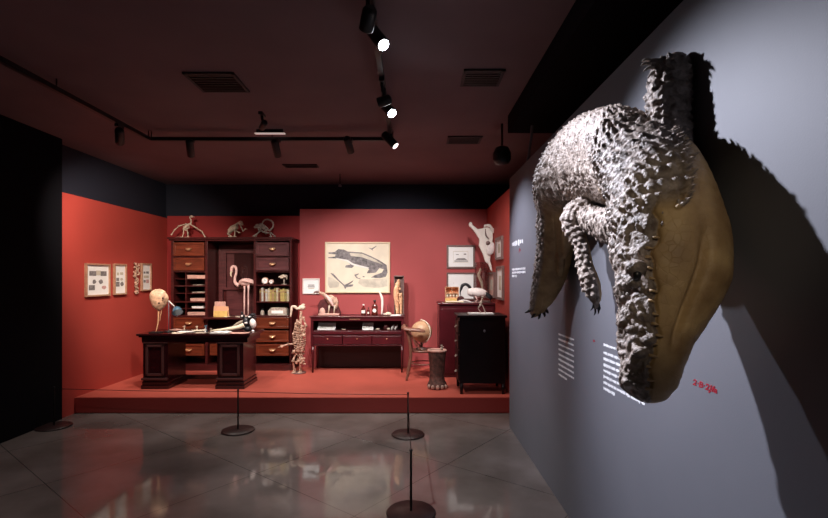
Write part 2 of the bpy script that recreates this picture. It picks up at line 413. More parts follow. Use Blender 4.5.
# spiky fringe where neck armour meets the pale throat
for k in range(16):
    i = int(np.searchsorted(sa, .60+k*.022)); th = 1.62+rs.uniform(-.1, .12)
    for sg in (1, -1):
        rad = math.cos(th)*R[i, 4]*dd[i]*.6+sg*math.sin(th)*R[i, 5]*ll[i]
        spike(R[i, :3]+rad, rad-Vector(dd[i]*.1), tn[i]*.5-dd[i], .03, .011)
# raised near foreleg
arm = [(676, 185, 1.80, .11, .07, .09, HD), (671, 150, 1.86, .092, .075, .065, HD), (670, 120, 1.89, .078, .072, .055, HD), (669, 95, 1.90, .080, .078, .05, HD), (672, 72, 1.91, .070, .075, .05, HD), (673, 60, 1.92, .055, .05, .045, HD), (672, 54, 1.92, .02, .02, .02, HD)]
V, Bc, fa = loft_np(arm, .006, 90, kind_leg(9)); add_grid(cb, V, store, Bc)
Ra, da, la, ta, saa = fa
for s0 in np.arange(.05, saa[-1]-.03, .035):
    i = int(np.searchsorted(saa, s0))
    for th in (-1.2, -.7, -.2, .3, .8, 1.25):
        rad = math.cos(th)*Ra[i, 3]*da[i]+math.sin(th)*Ra[i, 5]*la[i]
        spike(Ra[i, :3]+rad*1.0, rad, ta[i], .016*rs.uniform(.7, 1.3), .012)
# hanging limb with a knobbly knee
leg = [(588, 205, 2.66, .06, .06, .07, HD), (575, 216, 2.66, .064, .06, .07, HD), (573, 226, 2.66, .054, .052, .06, HD), (581, 244, 2.62, .036, .038, .04, HD), (585, 265, 2.58, .040, .042, .04, HD), (591, 283, 2.55, .050, .046, .045, HD), (595, 295, 2.54, .036, .034, .035, HD), (597, 303, 2.54, .014, .014, .015, HD)]
V, Bc, _ = loft_np(leg, .006, 60, kind_leg(2.4)); add_grid(cb, V, store, Bc)
# skin fold between limb and neck
fold = [(574, 208, 2.80, .05, .05, .06, RB), (588, 218, 2.60, .07, .07, .06, RB), (604, 226, 2.38, .09, .09, .06, RB), (630, 232, 2.02, .10, .10, .06, RB)]
V, Bc, _ = loft_np(fold, .006, 50, kind_leg(2.6)); add_grid(cb, V, store, Bc)
# ribs of skin lining the arch below the trunk
for k in range(3):
    stube(cb, [at(568+k*6, 200, 2.95-k*.1), at(562+k*7, 235, 3.15-k*.08), at(560+k*4, 275-k*18, 3.25-k*.05)], [.05, .045, .02], 12)
    for p in ((566, 205), (560, 240), (556, 275)): store.append((tuple(at(p[0]+k*7, p[1], 3.1-k*.08)), .9))
# toes on three feet
claws = []
def toes(base, dirs, length, r):
    for dv, k in dirs:
        dv = Vector(dv).normalized(); p = base+dv*length*.2
        e = base+dv*length*k
        stube(cb, [base, base.lerp(e, .5)+Vector((-.006, 0, .006)), e], [r*1.2, r, r*.7], 8)
        for q in (p, e): store.append((tuple(q), 0))
        claws.append((e, dv, r))
bT = at(668, 64, 1.90)
toes(bT, [((-1, .1, .25), 1), ((-1, .0, .02), 1.1), ((-1, .05, -.2), .95), ((-.8, .1, -.45), .8)], .07, .011)
bH = at(541, 303, 3.53)
toes(bH, [((-.9, .1, -.6), 1.15), ((-.55, 0, -.9), 1.1), ((-.15, -.1, -1), 1.0), ((.25, -.2, -1), .85), ((.6, -.2, -.9), .7)], .09, .018)
bF = at(596, 298, 2.54)
toes(bF, [((-.35, 0, -1), .7), ((-.05, 0, -1), 1.1), ((.2, 0, -1), 1.0), ((.4, 0, -1), .7)], .055, .010)
# brow and nostril knobs
for px, py, D, r in ((636, 268, 1.52, .035), (634, 282, 1.53, .026), (629, 382, 1.57, .026), (645, 378, 1.55, .022), (640, 352, 1.52, .022), (632, 330, 1.51, .02), (649, 340, 1.51, .022), (643, 315, 1.54, .02)):
    p = at(px, py, D); ell(cb, p, (r, r, r*.8), 12); store.append((tuple(p), 0))
for v in cb.verts:
    if v.co.x > XW-.004: v.co.x = XW-.004
me = bpy.data.meshes.new('crocodile_hide'); cb.to_mesh(me); cb.free()
tmp = bpy.data.objects.new('tmp', me); C.objects.link(tmp)
rm = tmp.modifiers.new('r', 'REMESH'); rm.mode = 'VOXEL'; rm.voxel_size = .0045; rm.adaptivity = 0
dg = bpy.context.evaluated_depsgraph_get(); hide = bpy.data.meshes.new_from_object(tmp.evaluated_get(dg)); bpy.data.objects.remove(tmp)
kd = KDTree(len(store))
for i, (p, v) in enumerate(store): kd.insert(p, i)
kd.balance()
at_ = hide.color_attributes.new('belly', 'FLOAT_COLOR', 'POINT')
cols = np.ones((len(hide.vertices), 4), np.float32)
for i, v in enumerate(hide.vertices):
    c, k, dist = kd.find(v.co); cols[i, :3] = store[k][1]
at_.data.foreach_set('color', cols.ravel())
hide.transform(Matrix.Translation(-croc_loc))
hide.name = 'crocodile_hide'; hide.materials.clear()
hide.polygons.foreach_set('use_smooth', [True]*len(hide.polygons))
def croc_mat():
    m = bpy.data.materials.new('crocodile_skin'); m.use_nodes = True; nt = m.node_tree; b = nt.nodes['Principled BSDF']
    N = nt.nodes.new; L = nt.links.new
    tc = N('ShaderNodeTexCoord'); a = N('ShaderNodeAttribute'); a.attribute_name = 'belly'
    n = N('ShaderNodeTexNoise'); n.inputs['Scale'].default_value = 22; n.inputs['Detail'].default_value = 8; L(tc.outputs['Object'], n.inputs['Vector'])
    r = N('ShaderNodeValToRGB'); e = r.color_ramp.elements; e[0].position = .3; e[1].position = .68
    e[0].color = (.10, .07, .05, 1); e[1].color = (.37, .30, .25, 1); L(n.outputs['Fac'], r.inputs[0])
    n2 = N('ShaderNodeTexNoise'); n2.inputs['Scale'].default_value = 9; n2.inputs['Detail'].default_value = 5; L(tc.outputs['Object'], n2.inputs['Vector'])
    r2 = N('ShaderNodeValToRGB'); e = r2.color_ramp.elements; e[0].position = .3; e[1].position = .7
    e[0].color = (.24, .135, .055, 1); e[1].color = (.52, .35, .16, 1); L(n2.outputs['Fac'], r2.inputs[0])
    vo = N('ShaderNodeTexVoronoi'); vo.feature = 'DISTANCE_TO_EDGE'; vo.inputs['Scale'].default_value = 34; L(tc.outputs['Object'], vo.inputs['Vector'])
    mx = N('ShaderNodeMix'); mx.data_type = 'RGBA'; L(a.outputs['Fac'], mx.inputs[0]); L(r.outputs[0], mx.inputs[6]); L(r2.outputs[0], mx.inputs[7])
    L(mx.outputs[2], b.inputs['Base Color']); b.inputs['Roughness'].default_value = .55
    v2 = N('ShaderNodeTexVoronoi'); v2.inputs['Scale'].default_value = 70; L(tc.outputs['Object'], v2.inputs['Vector'])
    n3 = N('ShaderNodeTexNoise'); n3.inputs['Scale'].default_value = 130; n3.inputs['Detail'].default_value = 4; L(tc.outputs['Object'], n3.inputs['Vector'])
    ad = N('ShaderNodeMath'); ad.operation = 'SUBTRACT'; L(n3.outputs['Fac'], ad.inputs[0]); L(v2.outputs['Distance'], ad.inputs[1])
    inv = N('ShaderNodeMath'); inv.operation = 'SUBTRACT'; inv.inputs[0].default_value = 1; L(a.outputs['Fac'], inv.inputs[1])
    mu = N('ShaderNodeMath'); mu.operation = 'MULTIPLY'; L(ad.outputs[0], mu.inputs[0]); L(inv.outputs[0], mu.inputs[1])
    mi = N('ShaderNodeMath'); mi.operation = 'MINIMUM'; L(vo.outputs['Distance'], mi.inputs[0]); mi.inputs[1].default_value = .05
    m3 = N('ShaderNodeMath'); m3.operation = 'MULTIPLY'; L(mi.outputs[0], m3.inputs[0]); m3.inputs[1].default_value = 3.2
    m4 = N('ShaderNodeMath'); m4.operation = 'ADD'; L(mu.outputs[0], m4.inputs[0]); L(m3.outputs[0], m4.inputs[1])
    bp = N('ShaderNodeBump'); bp.inputs['Strength'].default_value = .8; bp.inputs['Distance'].default_value = .005
    L(m4.outputs[0], bp.inputs['Height']); L(bp.outputs[0], b.inputs['Normal'])
    return m
hide.materials.append(croc_mat())
croc = bpy.data.objects.new('crocodile', hide); C.objects.link(croc); croc.location = croc_loc
tag(croc, 'large scaly taxidermy crocodile mounted head down on the grey partition', 'crocodile')
for e, dv, r in claws:
    b = NB(); dr = Vector((0, 0, -.3)) if abs(dv.z) < .5 else Vector((-.2, 0, 0))
    stube(b, [e-dv*.008, e+dv*.018, e+(dv+dr)*.034], [r*.75, r*.55, .001], 8); obj('claw', b, 'claw' if e.z < 2.2 else 'bonegrey', croc)  # raised foot's claws paler, the light on them put into the colour
# teeth along the mouth line
for k in range(15):
    s0 = .06+k*.032; i = int(np.searchsorted(sa, s0))
    for sg in (1, -1):
        th = mouth_at(s0)
        rad = math.cos(th)*R[i, 4]*dd[i]+sg*math.sin(th)*R[i, 5]*ll[i]
        p = Vector(R[i, :3]+rad*.98)
        if p.x > XW-.02: continue
        nn = Vector(rad).normalized()
        if sg*ll[i][1] > 0: continue
        b = NB(); dn = -Vector(dd[i])
        tube(b, [p-dn*.012, p+nn*.004, p+nn*.006+dn*(.014 if k % 2 else .009)], [.006, .005, .0008], 7); obj('tooth', b, 'tooth', croc)
b = NB(); ell(b, at(637, 275, 1.50), (.014, .014, .017), 12); obj('eye', b, 'claw', croc)

# ============================================================ TRACKS AND SPOTLIGHTS
def track(name, label, x0, x1, y0, y1):
    b = NB(); box(b, x0, x1, y0, y1, 3.29, 3.33)
    t = thing(name, label, 'lighting track', ((x0+x1)/2, (y0+y1)/2, 3.29))
    obj('rail', b, 'iron', t)
    n = max(2, int(max(x1-x0, y1-y0)/1.2))
    for i in range(n+1):
        x = x0+(x1-x0)*i/n if x1-x0 > .1 else (x0+x1)/2; y = y0+(y1-y0)*i/n if y1-y0 > .1 else (y0+y1)/2
        b = NB(); tube(b, [(x, y, 3.33), (x, y, CZ)], .006, 6); obj('hanger', b, 'iron', t)
track('lighting_track', 'black lighting track running across the ceiling in front of the alcove', -3.0, -.22, 5.39, 5.43)
track('lighting_track', 'black lighting track above the row of lit spotlights', -.26, -.22, .6, 5.388)
track('lighting_track', 'black lighting track along the left side of the ceiling', -3.04, -3.0, 1.2, 5.388)
def spotlight(px, py, Y, target, label, lens, r=.042, length=.20, power=0, col=(1, 1, 1), angle=50, blend=.5, size=.03, tracky=None, group=None, trx=None):
    p = at(px, py, Y); d = (Vector(target)-p).normalized()
    t = thing('spotlight', label, 'spotlight', p, group)
    up = Vector((trx if trx is not None else p.x, p.y if tracky is None else tracky, 3.29))
    back = p-d*length
    b = NB(); tube(b, [back-d*.012, back, back+d*.01, p-d*.004, p], [r*.6, r*.92, r, r, r*.95], 20); obj('housing', b, 'iron', t)
    b = NB(); m = back.lerp(p, .35); tube(b, [up, (up.x, up.y, up.z-.05), m], [.013, .013, .012], 10); box(b, up.x-.02, up.x+.02, up.y-.05, up.y+.05, 3.262, 3.289); obj('stem', b, 'iron', t)
    b = NB(); tube(b, [p-d*.002, p+d*.003], [r*.82, r*.82], 20); obj('lens', b, lens, t)
    if power:
        l = bpy.data.lights.new('spot', 'SPOT'); l.energy = power; l.color = col; l.spot_size = math.radians(angle); l.spot_blend = blend; l.shadow_soft_size = size
        o = bpy.data.objects.new('spot_lamp', l); C.objects.link(o); o.location = p+d*.03; o.rotation_euler = d.to_track_quat('-Z', 'Y').to_euler()
COOL = (.83, .85, 1.0); WARM = (1, .84, .70); NEU = (1, .93, .90)
tgt = (1.0, 1.9, 1.9)
spotlight(383.5, 45, 2.81, (.95, 1.75, 1.25), 'brightest lit spotlight, nearest the camera on the centre track', 'lens', r=.040, power=520, col=COOL, angle=82, blend=1, trx=-.24)
spotlight(392, 113.5, 3.96, (1.0, 2.5, 1.35), 'lit spotlight halfway along the track below the brightest one', 'lens', r=.042, power=180, col=COOL, angle=56, blend=1, trx=-.24)
spotlight(395.5, 146, 5.06, (1.12, 4.7, 1.7), 'tilted spotlight with a pink lit rim at the corner of the two tracks', 'lenswarm', r=.045, length=.19, power=260, col=COOL, angle=62, blend=.9, trx=-.24, tracky=5.2)
row = [(351, 152, 5.35, (-.3, 7.9, 1.5), 'short black spotlight right of centre under the cross track', NEU, 235),
       (278, 156, 5.35, (-1.6, 7.7, 1.2), 'black spotlight hanging midway under the cross track', NEU, 200),
       (191, 156, 5.35, (-3.2, 7.4, 1.0), 'black spotlight near the left end of the cross track', WARM, 190)]
for px, py, Y, tg, lb, col, pw in row:
    spotlight(px, py, Y, tg, lb, 'lenswarm', power=pw, col=col, angle=75, blend=.8, size=.05)
spotlight(120, 143, 4.85, (-4.27, 7.0, 1.9), 'black spotlight on the left track pointing at the framed prints', 'lenswarm', power=240, col=WARM, angle=75, blend=.8, trx=-3.02, size=.05)
spotlight(366, 30, 2.55, (-1.5, 6.0, .3), 'unlit dark spotlight beside the brightest lamp', 'iron', r=.04, length=.11, trx=-.24)
spotlight(378, 103, 3.75, (-2.5, 4.0, 2.5), 'small unlit spotlight left of the halfway lit lamp', 'iron', r=.04, length=.1, trx=-.24)
spotlight(262, 128, 4.5, (-2.5, 6.5, 2.9), 'unlit dark spotlight just above the thin strip light', 'iron', r=.03, length=.13)
def hidden_spot(loc, tg, power, col, angle, blend=.8, size=.06):  # unseen spots without fixtures, added to brighten alcove, floor and throat
    l = bpy.data.lights.new('spot', 'SPOT'); l.energy = power; l.color = col; l.spot_size = math.radians(angle); l.spot_blend = blend; l.shadow_soft_size = size
    o = bpy.data.objects.new('spot_lamp', l); C.objects.link(o); o.location = loc; o.rotation_euler = (Vector(tg)-Vector(loc)).to_track_quat('-Z', 'Y').to_euler()
hidden_spot((.7, 5.2, 3.2), (.75, 7.6, 1.2), 140, NEU, 70)  # added unseen lamp brightening the alcove's right end
for x, pw in ((-3.0, 130), (-1.2, 210), (.2, 110)): hidden_spot((x, 6.0, 3.3), (x, 6.75, .2), pw, (1, .88, .80), 95, 1)                 # unseen fill lamps added over the platform
hidden_spot((-1.1, 2.4, 3.25), (-.1, 4.3, 0), 330, NEU, 62, 1)
hidden_spot((0, -1.0, 3.1), (.90, 1.6, 1.78), 62, (1, .84, .62), 17, .8)  # added warm fill for the crocodile's throat
hidden_spot((-3.0, 1.3, 3.1), (-2.6, 4.2, 0), 170, (1, .85, .82), 80, 1)
b = NB(); a0 = at(255, 133.5, 5.35); a1 = at(285, 133.5, 5.35); box(b, a0.x, a1.x, 5.33, 5.37, a0.z-.006, a0.z+.004)
t = thing('strip_light', 'thin pale strip light on the ceiling above the cross track', 'strip light', (a0+a1)/2); obj('diffuser', b, 'striplight', t)
b = NB(); box(b, a0.x+.02, a1.x-.02, 5.335, 5.365, a0.z+.004, CZ); obj('mounting', b, 'iron', t)
# dome, conduit, sprinkler
p = at(502, 156, 5.15); t = thing('ceiling_speaker', 'round black dome hanging above the far corner of the grey partition', 'speaker', p)
b = NB(); lathe(b, [(.02, .11), (.07, .09), (.098, .03), (.098, -.04), (.075, -.085), (.02, -.10)], p, 24); obj('housing', b, 'iron', t)
b = NB(); tube(b, [p+Vector((0, 0, .1)), (p.x, p.y, CZ)], .012, 8); obj('rod', b, 'iron', t)
b = NB(); stube(b, [(1.19, 4.62, CZ), (1.19, 4.66, 3.2), (1.19, 4.75, 3.02), (1.19, 4.9, 2.85)], .014, 10, 6)
tag(obj('conduit', b, 'conduit', origin=(1.19, 4.9, 2.85)), 'grey curved conduit dropping from the ceiling to the partition top', 'pipe')
p = at(340, 186, 7.6); t = thing('sprinkler', 'tiny pale ceiling sprinkler hanging over the alcove', 'sprinkler', p)
b = NB(); tube(b, [p, (p.x, p.y, CZ)], .01, 8); obj('pipe', b, 'iron', t)
b = NB(); lathe(b, [(.008, .03), (.02, .02), (.03, 0), (.03, -.006)], p, 14); obj('nozzle', b, 'conduit', t)
def vent(px0, px1, py0, py1, label):
    Y0 = F*1.7/(CY-py0); Y1 = F*1.7/(CY-py1); Ym = (Y0+Y1)/2
    x0 = (px0-CX)*Ym/F; x1 = (px1-CX)*Ym/F
    t = thing('ceiling_vent', label, 'vent', ((x0+x1)/2, Ym, CZ))
    b = NB(); w = .025
    box(b, x0, x1, Y0, Y0+w, CZ-.015, CZ); box(b, x0, x1, Y1-w, Y1, CZ-.015, CZ); box(b, x0, x0+w, Y0, Y1, CZ-.015, CZ); box(b, x1-w, x1, Y0, Y1, CZ-.015, CZ)
    obj('frame', b, 'ceilslot', t)
    b = NB(); n = max(3, int((Y1-Y0)/.05))
    for i in range(n):
        y = Y0+w+(Y1-Y0-2*w)*(i+.5)/n; box(b, x0+w, x1-w, y-.008, y+.008, CZ-.012, CZ-.001)
    obj('louvre', b, 'iron', t)
vent(193, 242, 72, 91, 'dark square ceiling vent on the left above the cross track')
vent(462, 502, 69, 85, 'dark rectangular ceiling vent at upper right')
vent(447, 481, 136, 143, 'narrow dark ceiling vent nearest the alcove on the right')
vent(284, 318, 164, 167, 'slim ceiling vent just in front of the alcove')

# ============================================================ STANCHIONS
def stanchion(px, py, label):
    Y = F*1.7/(py-CY); x = (px-CX)*Y/F
    t = thing('stanchion', label, 'stanchion', (x, Y, 0), 'low rope stanchions')
    b = NB(); lathe(b, [(.01, .002), (.175, .002), (.18, .008), (.172, .018), (.02, .022), (.01, .022)], (x, Y, 0), 40); obj('base_plate', b, 'rust', t)
    b = NB(); lathe(b, [(.009, .02), (.009, .45), (.012, .452), (.012, .465), (.004, .468)], (x, Y, 0), 14); obj('post', b, 'iron', t)
    return Vector((x, Y, .44))
s1 = stanchion(238, 431, 'low black stanchion with round base in front of the desk')
s2 = stanchion(408, 435, 'low black stanchion with round base in front of the display table')
s3 = stanchion(411, 513.5, 'nearest low black stanchion at the bottom edge of the picture')
s0 = stanchion(54, 427, 'low black stanchion against the black wall at far left')
def cord(a, c, label):
    b = NB(); d = (c-a).normalized(); a2 = a+d*.010; c2 = c-d*.010; mid = (a+c)/2-Vector((0, 0, .008)); tube(b, curve([a2, mid, c2], 8), .0035, 6)
    tag(obj('barrier_cord', b, 'iron', origin=a), label, 'cord')
cord(s1, s2, 'thin black cord stretched between the two stanchions before the platform')
cord(s0, s1, 'thin black cord from the left wall stanchion to the one by the desk')
cord(s2, s3, 'thin black cord running from the middle stanchion toward the camera')

# ============================================================ FRAMED PICTURES
def mp_back(x0, z0, Y): return lambda u, v, w: (x0+u, Y-w, z0+v)
def mp_left(y0, z0, X): return lambda u, v, w: (X+w, y0+u, z0+v)
def mp_right(y0, z0, X): return lambda u, v, w: (X-w, y0-u, z0+v)
def picture(name, label, mf, W, H, fm, fw, dep, art, paper='paper', matt=None, group=None, cat='picture'):
    t = thing(name, label, cat, mf(W/2, 0, 0), group)
    b = NB()
    R_ = lambda u0, u1, v0, v1, w0, w1, mi=0: prism(b, [(u0, v0), (u1, v0), (u1, v1), (u0, v1)], mf, w0, w1, mi)
    R_(0, W, 0, fw, .001, dep); R_(0, W, H-fw, H, .001, dep); R_(0, fw, fw, H-fw, .001, dep); R_(W-fw, W, fw, H-fw, .001, dep)
    obj('frame', b, fm, t, bevel=.002)
    b = NB(); prism(b, [(fw, fw), (W-fw, fw), (W-fw, H-fw), (fw, H-fw)], mf, .002, dep*.45, 0)
    w = dep*.45
    for mi, poly in art:
        prism(b, [(fw+x*(W-2*fw), fw+y*(H-2*fw)) for x, y in poly], mf, w+.0002, w+.0012+.0004*mi, mi)
    obj('print', b, [paper, 'ink', 'inkl', 'pinkink', 'hide'], t, recalc=True)
    return t
def rc(x0, x1, y0, y1): return [(x0, y0), (x1, y0), (x1, y1), (x0, y1)]
def blob(cx, cy, rx, ry, seed, n=12):
    r = random.Random(seed); return [(cx+rx*r.uniform(.7, 1)*math.cos(2*math.pi*k/n), cy+ry*r.uniform(.7, 1)*math.sin(2*math.pi*k/n)) for k in range(n)]
def zz(Y, py): return EYE-(py-CY)*Y/F
XL = -4.27
def leftframe(px0, px1, py0, py1, label, art, group=None):
    Y0 = F*-XL/(CX-px0-.6); Y1 = F*-XL/(CX-px1+1.6); z1 = zz(Y0, py0); z0 = zz(Y0, py1)
    picture('framed_print', label, mp_left(Y0, z0, XL), Y1-Y0, z1-z0, 'oak', .022, .035, art, group=group)
leftframe(83.5, 110, 263, 297, 'widest framed print on the left red wall', [(1, rc(.12, .42, .64, .80)), (2, rc(.42, .62, .66, .82)), (1, rc(.62, .9, .64, .80)), (1, blob(.34, .44, .09, .09, 2)), (1, blob(.64, .44, .11, .09, 3)), (1, rc(.10, .36, .16, .33)), (3, blob(.78, .24, .12, .07, 5))])
leftframe(112, 126.5, 263.5, 295, 'narrow framed print right of the widest one on the left red wall', [(2, rc(.2, .4, .64, .74)), (2, rc(.5, .8, .66, .75)), (1, rc(.15, .42, .44, .55)), (2, blob(.65, .5, .16, .06, 2)), (1, rc(.13, .45, .24, .41)), (1, blob(.7, .33, .19, .09, 3))])
leftframe(139.5, 151.5, 263, 291, 'framed print nearest the alcove corner on the left red wall', [(1, rc(.2, .42, .64, .72)), (1, rc(.5, .82, .64, .73)), (2, rc(.22, .8, .46, .56)), (1, rc(.2, .45, .28, .38)), (3, rc(.5, .82, .26, .40))])
# carved skeletal ornament between the prints
Yo = 7.12; t = thing('bone_ornament', 'knobbly hanging bone carving between two prints on the left red wall', 'ornament', (XL, Yo+.1, 1.5))
b = NB(); r = random.Random(4)
for i in range(46):
    f = i/45; z = 1.94-.46*f; w = (.07 if f < .45 else .035)
    ell(b, (XL+.03+r.uniform(-.008, .012), Yo+.12+r.uniform(-w, w), z), (r.uniform(.01, .02), r.uniform(.012, .024), r.uniform(.010, .02)), 8, mi=0)
tube(b, [(XL+.015, Yo+.12, 1.95), (XL+.015, Yo+.12, 1.48)], [.016, .012], 8); obj('bones', b, 'bonebr', t)

# back right wall, Y = 8
YB = 8.0
def backframe(px0, px1, py0, py1, label, fm, fw, art, paper='paper', dep=.03, Y=YB, group=None):
    a = at(px0, py1, Y-dep); c = at(px1, py0, Y-dep)
    return picture('framed_print', label, mp_back(a.x, a.z, Y), c.x-a.x, c.z-a.z, fm, fw, dep, art, paper, group=group)
def cpoly(L, x0=45, x1=545, y0=62, y1=455): return [((x-x0)/(x1-x0), 1-(y-y0)/(y1-y0)) for x, y in L]
croc_art = [(2, cpoly([(310, 350), (370, 355), (470, 350), (530, 345), (535, 410), (460, 425), (340, 415), (300, 385)])),
    (2, cpoly([(60, 335), (95, 345), (150, 385), (140, 420), (70, 425), (58, 400)])),
    (1, cpoly([(60, 136), (110, 132), (140, 108), (185, 112), (215, 128), (330, 136), (400, 165), (470, 200), (528, 238), (536, 300), (520, 335), (470, 345), (400, 340), (430, 322), (490, 300), (505, 272), (470, 264), (440, 300), (370, 306), (372, 295), (388, 270), (330, 255), (272, 238), (250, 262), (195, 258), (200, 240), (236, 236), (215, 205), (150, 186), (60, 182), (58, 175), (112, 170), (118, 152), (62, 146)])),
    (4, cpoly([(120, 180), (215, 196), (260, 226), (330, 245), (385, 258), (380, 268), (320, 256), (255, 240), (205, 208), (130, 188)])),
    (2, cpoly([(230, 140), (330, 145), (440, 195), (500, 235), (440, 215), (330, 175), (240, 165)])),
    (1, cpoly([(75, 303), (100, 308), (150, 365), (190, 400), (240, 375), (262, 360), (255, 375), (222, 398), (262, 395), (255, 412), (205, 420), (195, 435), (180, 405), (130, 360), (95, 325)])),
    (1, cpoly([(268, 318), (305, 306), (300, 316), (282, 326), (300, 345), (322, 342), (310, 352), (285, 345)])),
    (1, cpoly([(380, 95), (408, 103), (448, 80), (440, 92), (415, 110), (420, 122), (405, 112)])),
    (1, cpoly([(335, 327), (350, 330), (352, 338), (335, 337)]))]
backframe(325, 390, 242, 293, 'large framed drawing of a crocodile above the display table', 'goldf', .022, croc_art, 'cream', .04)
backframe(302.5, 319.5, 278.5, 294, 'small white framed print left of the crocodile drawing', 'label', .02, [(1, rc(.28, .72, .55, .62)), (1, rc(.26, .74, .42, .49)), (2, rc(.3, .7, .3, .37))])
backframe(446.7, 475, 245, 268.5, 'upper framed drawing of a low building at the alcove right end', 'brframe', .03, [(2, rc(.2, .8, .2, .22)), (2, rc(.2, .8, .76, .78)), (2, rc(.2, .21, .22, .76)), (2, rc(.79, .8, .22, .76)), (1, rc(.24, .8, .26, .31)), (1, [(.28, .34), (.76, .34), (.66, .43), (.36, .42)]), (1, rc(.3, .42, .6, .63)), (1, rc(.62, .72, .6, .66))])
backframe(446.7, 475, 272.5, 300, 'lower framed pale map print behind the ibis cabinet', 'brframe', .025, [(2, rc(.2, .23, .62, .64)), (2, rc(.5, .54, .5, .53)), (2, rc(.7, .72, .7, .72))])
def rightframe(px0, px1, py0, py1, label, paper='paper'):
    X = 1.277; Y0 = F*X/(px0-CX); Y1 = F*X/(px1-CX); z1 = zz(Y1, py0); z0 = zz(Y1, py1)
    picture('framed_print', label, mp_right(Y0, z0, X), Y0-Y1, z1-z0, 'brframe', .035, .035, [(2, rc(.3, .7, .25, .75))], paper)
rightframe(497.2, 503.6, 235.5, 259, 'upper small framed print on the right side wall of the alcove')
rightframe(498, 504.6, 265.6, 300.5, 'tall framed print nearest the viewer on the right side wall')
rightframe(489.5, 496, 272, 298, 'framed print deepest on the right side wall beside the glass dome', 'pinkbox')

# white hide pinned in the corner
Yh = 7.93; t = thing('animal_hide', 'white animal skin with one raised limb hanging in the right corner', 'hide', at(495, 250, 7.35))
out = [(40, 75), (52, 60), (68, 66), (72, 84), (115, 122), (165, 115), (180, 90), (200, 88), (215, 115), (240, 112), (262, 116), (262, 130), (245, 150), (250, 190), (245, 235), (272, 250), (275, 300), (258, 335), (232, 330), (225, 395), (238, 440), (245, 490), (232, 480), (210, 425), (185, 405), (165, 345), (130, 265), (132, 210), (105, 165), (70, 120), (42, 92)]
pts = [(464+x/8.64, 215+y/8.64) for x, y in out]
b = NB(); 
Yh = 7.35
def hidemap(u, v, w):
    p = at(u, v, Yh); return (p.x, Yh-.02+w, p.z)
prism(b, pts, hidemap, 0, .06)
o = obj('pelt', b, 'hide', t); bm_ = o.modifiers.new('bevel', 'BEVEL'); bm_.width = .018; bm_.segments = 3
b = NB(); ell(b, at(490.8, 249, 7.31), (.065, .035, .10), 14, rot=Matrix.Rotation(.3, 3, 'Y')); obj('belly_patch', b, 'white', t)
b = NB(); ell(b, at(488, 243, 7.31), (.035, .03, .035), 10); stube(b, [at(485.5, 229, 7.32), at(486, 235, 7.31), at(489, 239, 7.31)], [.006, .012, .006], 8); obj('dark_patch', b, 'brframe', t)
b = NB(); stube(b, [at(484, 226, 7.32), at(490, 226, 7.3), at(493.5, 233, 7.32)], [.02, .025, .012], 8); obj('ear', b, 'hide', t)

# ============================================================ TALL CABINET
FY = 7.72; BY = 8.18
def fx(px): return (px-CX)*FY/F
def fz(py): return EYE-(py-CY)*FY/F
cab = thing('tall_cabinet', 'tall dark mahogany cabinet with shelves, drawers and an open middle bay', 'cabinet', (fx(231), 7.95, PZ))
b = NB()
for px0, px1 in ((171, 173.5), (205, 207.5), (253.5, 256), (289.5, 291)): box(b, fx(px0), fx(px1), FY, BY, PZ, fz(241))
box(b, fx(171), fx(291), BY-.02, BY, PZ, fz(241))
box(b, fx(169.5), fx(292), FY-.03, BY, PZ, PZ+.10)
for x0, x1 in ((173.5, 205), (256, 289.5)):
    for py in (256.8, 271.5, 316.3): box(b, fx(x0), fx(x1), FY+.01, BY-.02, fz(py)-.012, fz(py)+.012)
obj('carcass', b, 'mahog', cab, bevel=.004)
b = NB(); box(b, fx(168), fx(293), FY-.05, BY+.005, fz(239.3), fz(237.3)); box(b, fx(169.5), fx(292), FY-.025, BY+.003, fz(241), fz(239.3)); obj('cornice', b, 'mahog', cab, bevel=.008)
def drawer(x0, x1, py0, py1, m, parent, hp=True, name='drawer', Y=FY):
    xa, xb, z0, z1 = fx(x0)+.008, fx(x1)-.008, fz(py1)+.008, fz(py0)-.008
    b = NB(); box(b, xa, xb, Y-.012, Y+.02, z0, z1)
    fr_ = .035 if z1-z0 > .16 else .02
    for q in ((xa, xb, z0, z0+fr_), (xa, xb, z1-fr_, z1), (xa, xa+fr_, z0+fr_, z1-fr_), (xb-fr_, xb, z0+fr_, z1-fr_)):
        box(b, q[0], q[1], Y-.022, Y-.012, q[2], q[3])
    d = obj(name, b, m, parent, bevel=.003)
    if hp:
        cx = (xa+xb)/2; cz = (z0+z1)/2
        b = NB(); box(b, cx-.045, cx+.045, Y-.016, Y-.012, cz-.006, cz+.018); stube(b, [(cx-.05, Y-.02, cz+.012), (cx-.03, Y-.045, cz-.006), (cx, Y-.05, cz-.012), (cx+.03, Y-.045, cz-.006), (cx+.05, Y-.02, cz+.012)], [.006, .012, .014, .012, .006], 8)
        obj('handle', b, 'brass', d)
    return d
for x0, x1, m in ((173.5, 205, 'redwood'), (256, 289.5, 'plumwood')):
    drawer(x0, x1, 242, 256.3, m, cab); drawer(x0, x1, 257.3, 271, m, cab)
for x0, x1 in ((173.5, 205), (256, 289.5)):
    for p0, p1 in ((317, 329), (330, 342.5), (343.5, 356)): drawer(x0, x1, p0, p1, 'redwood', cab)
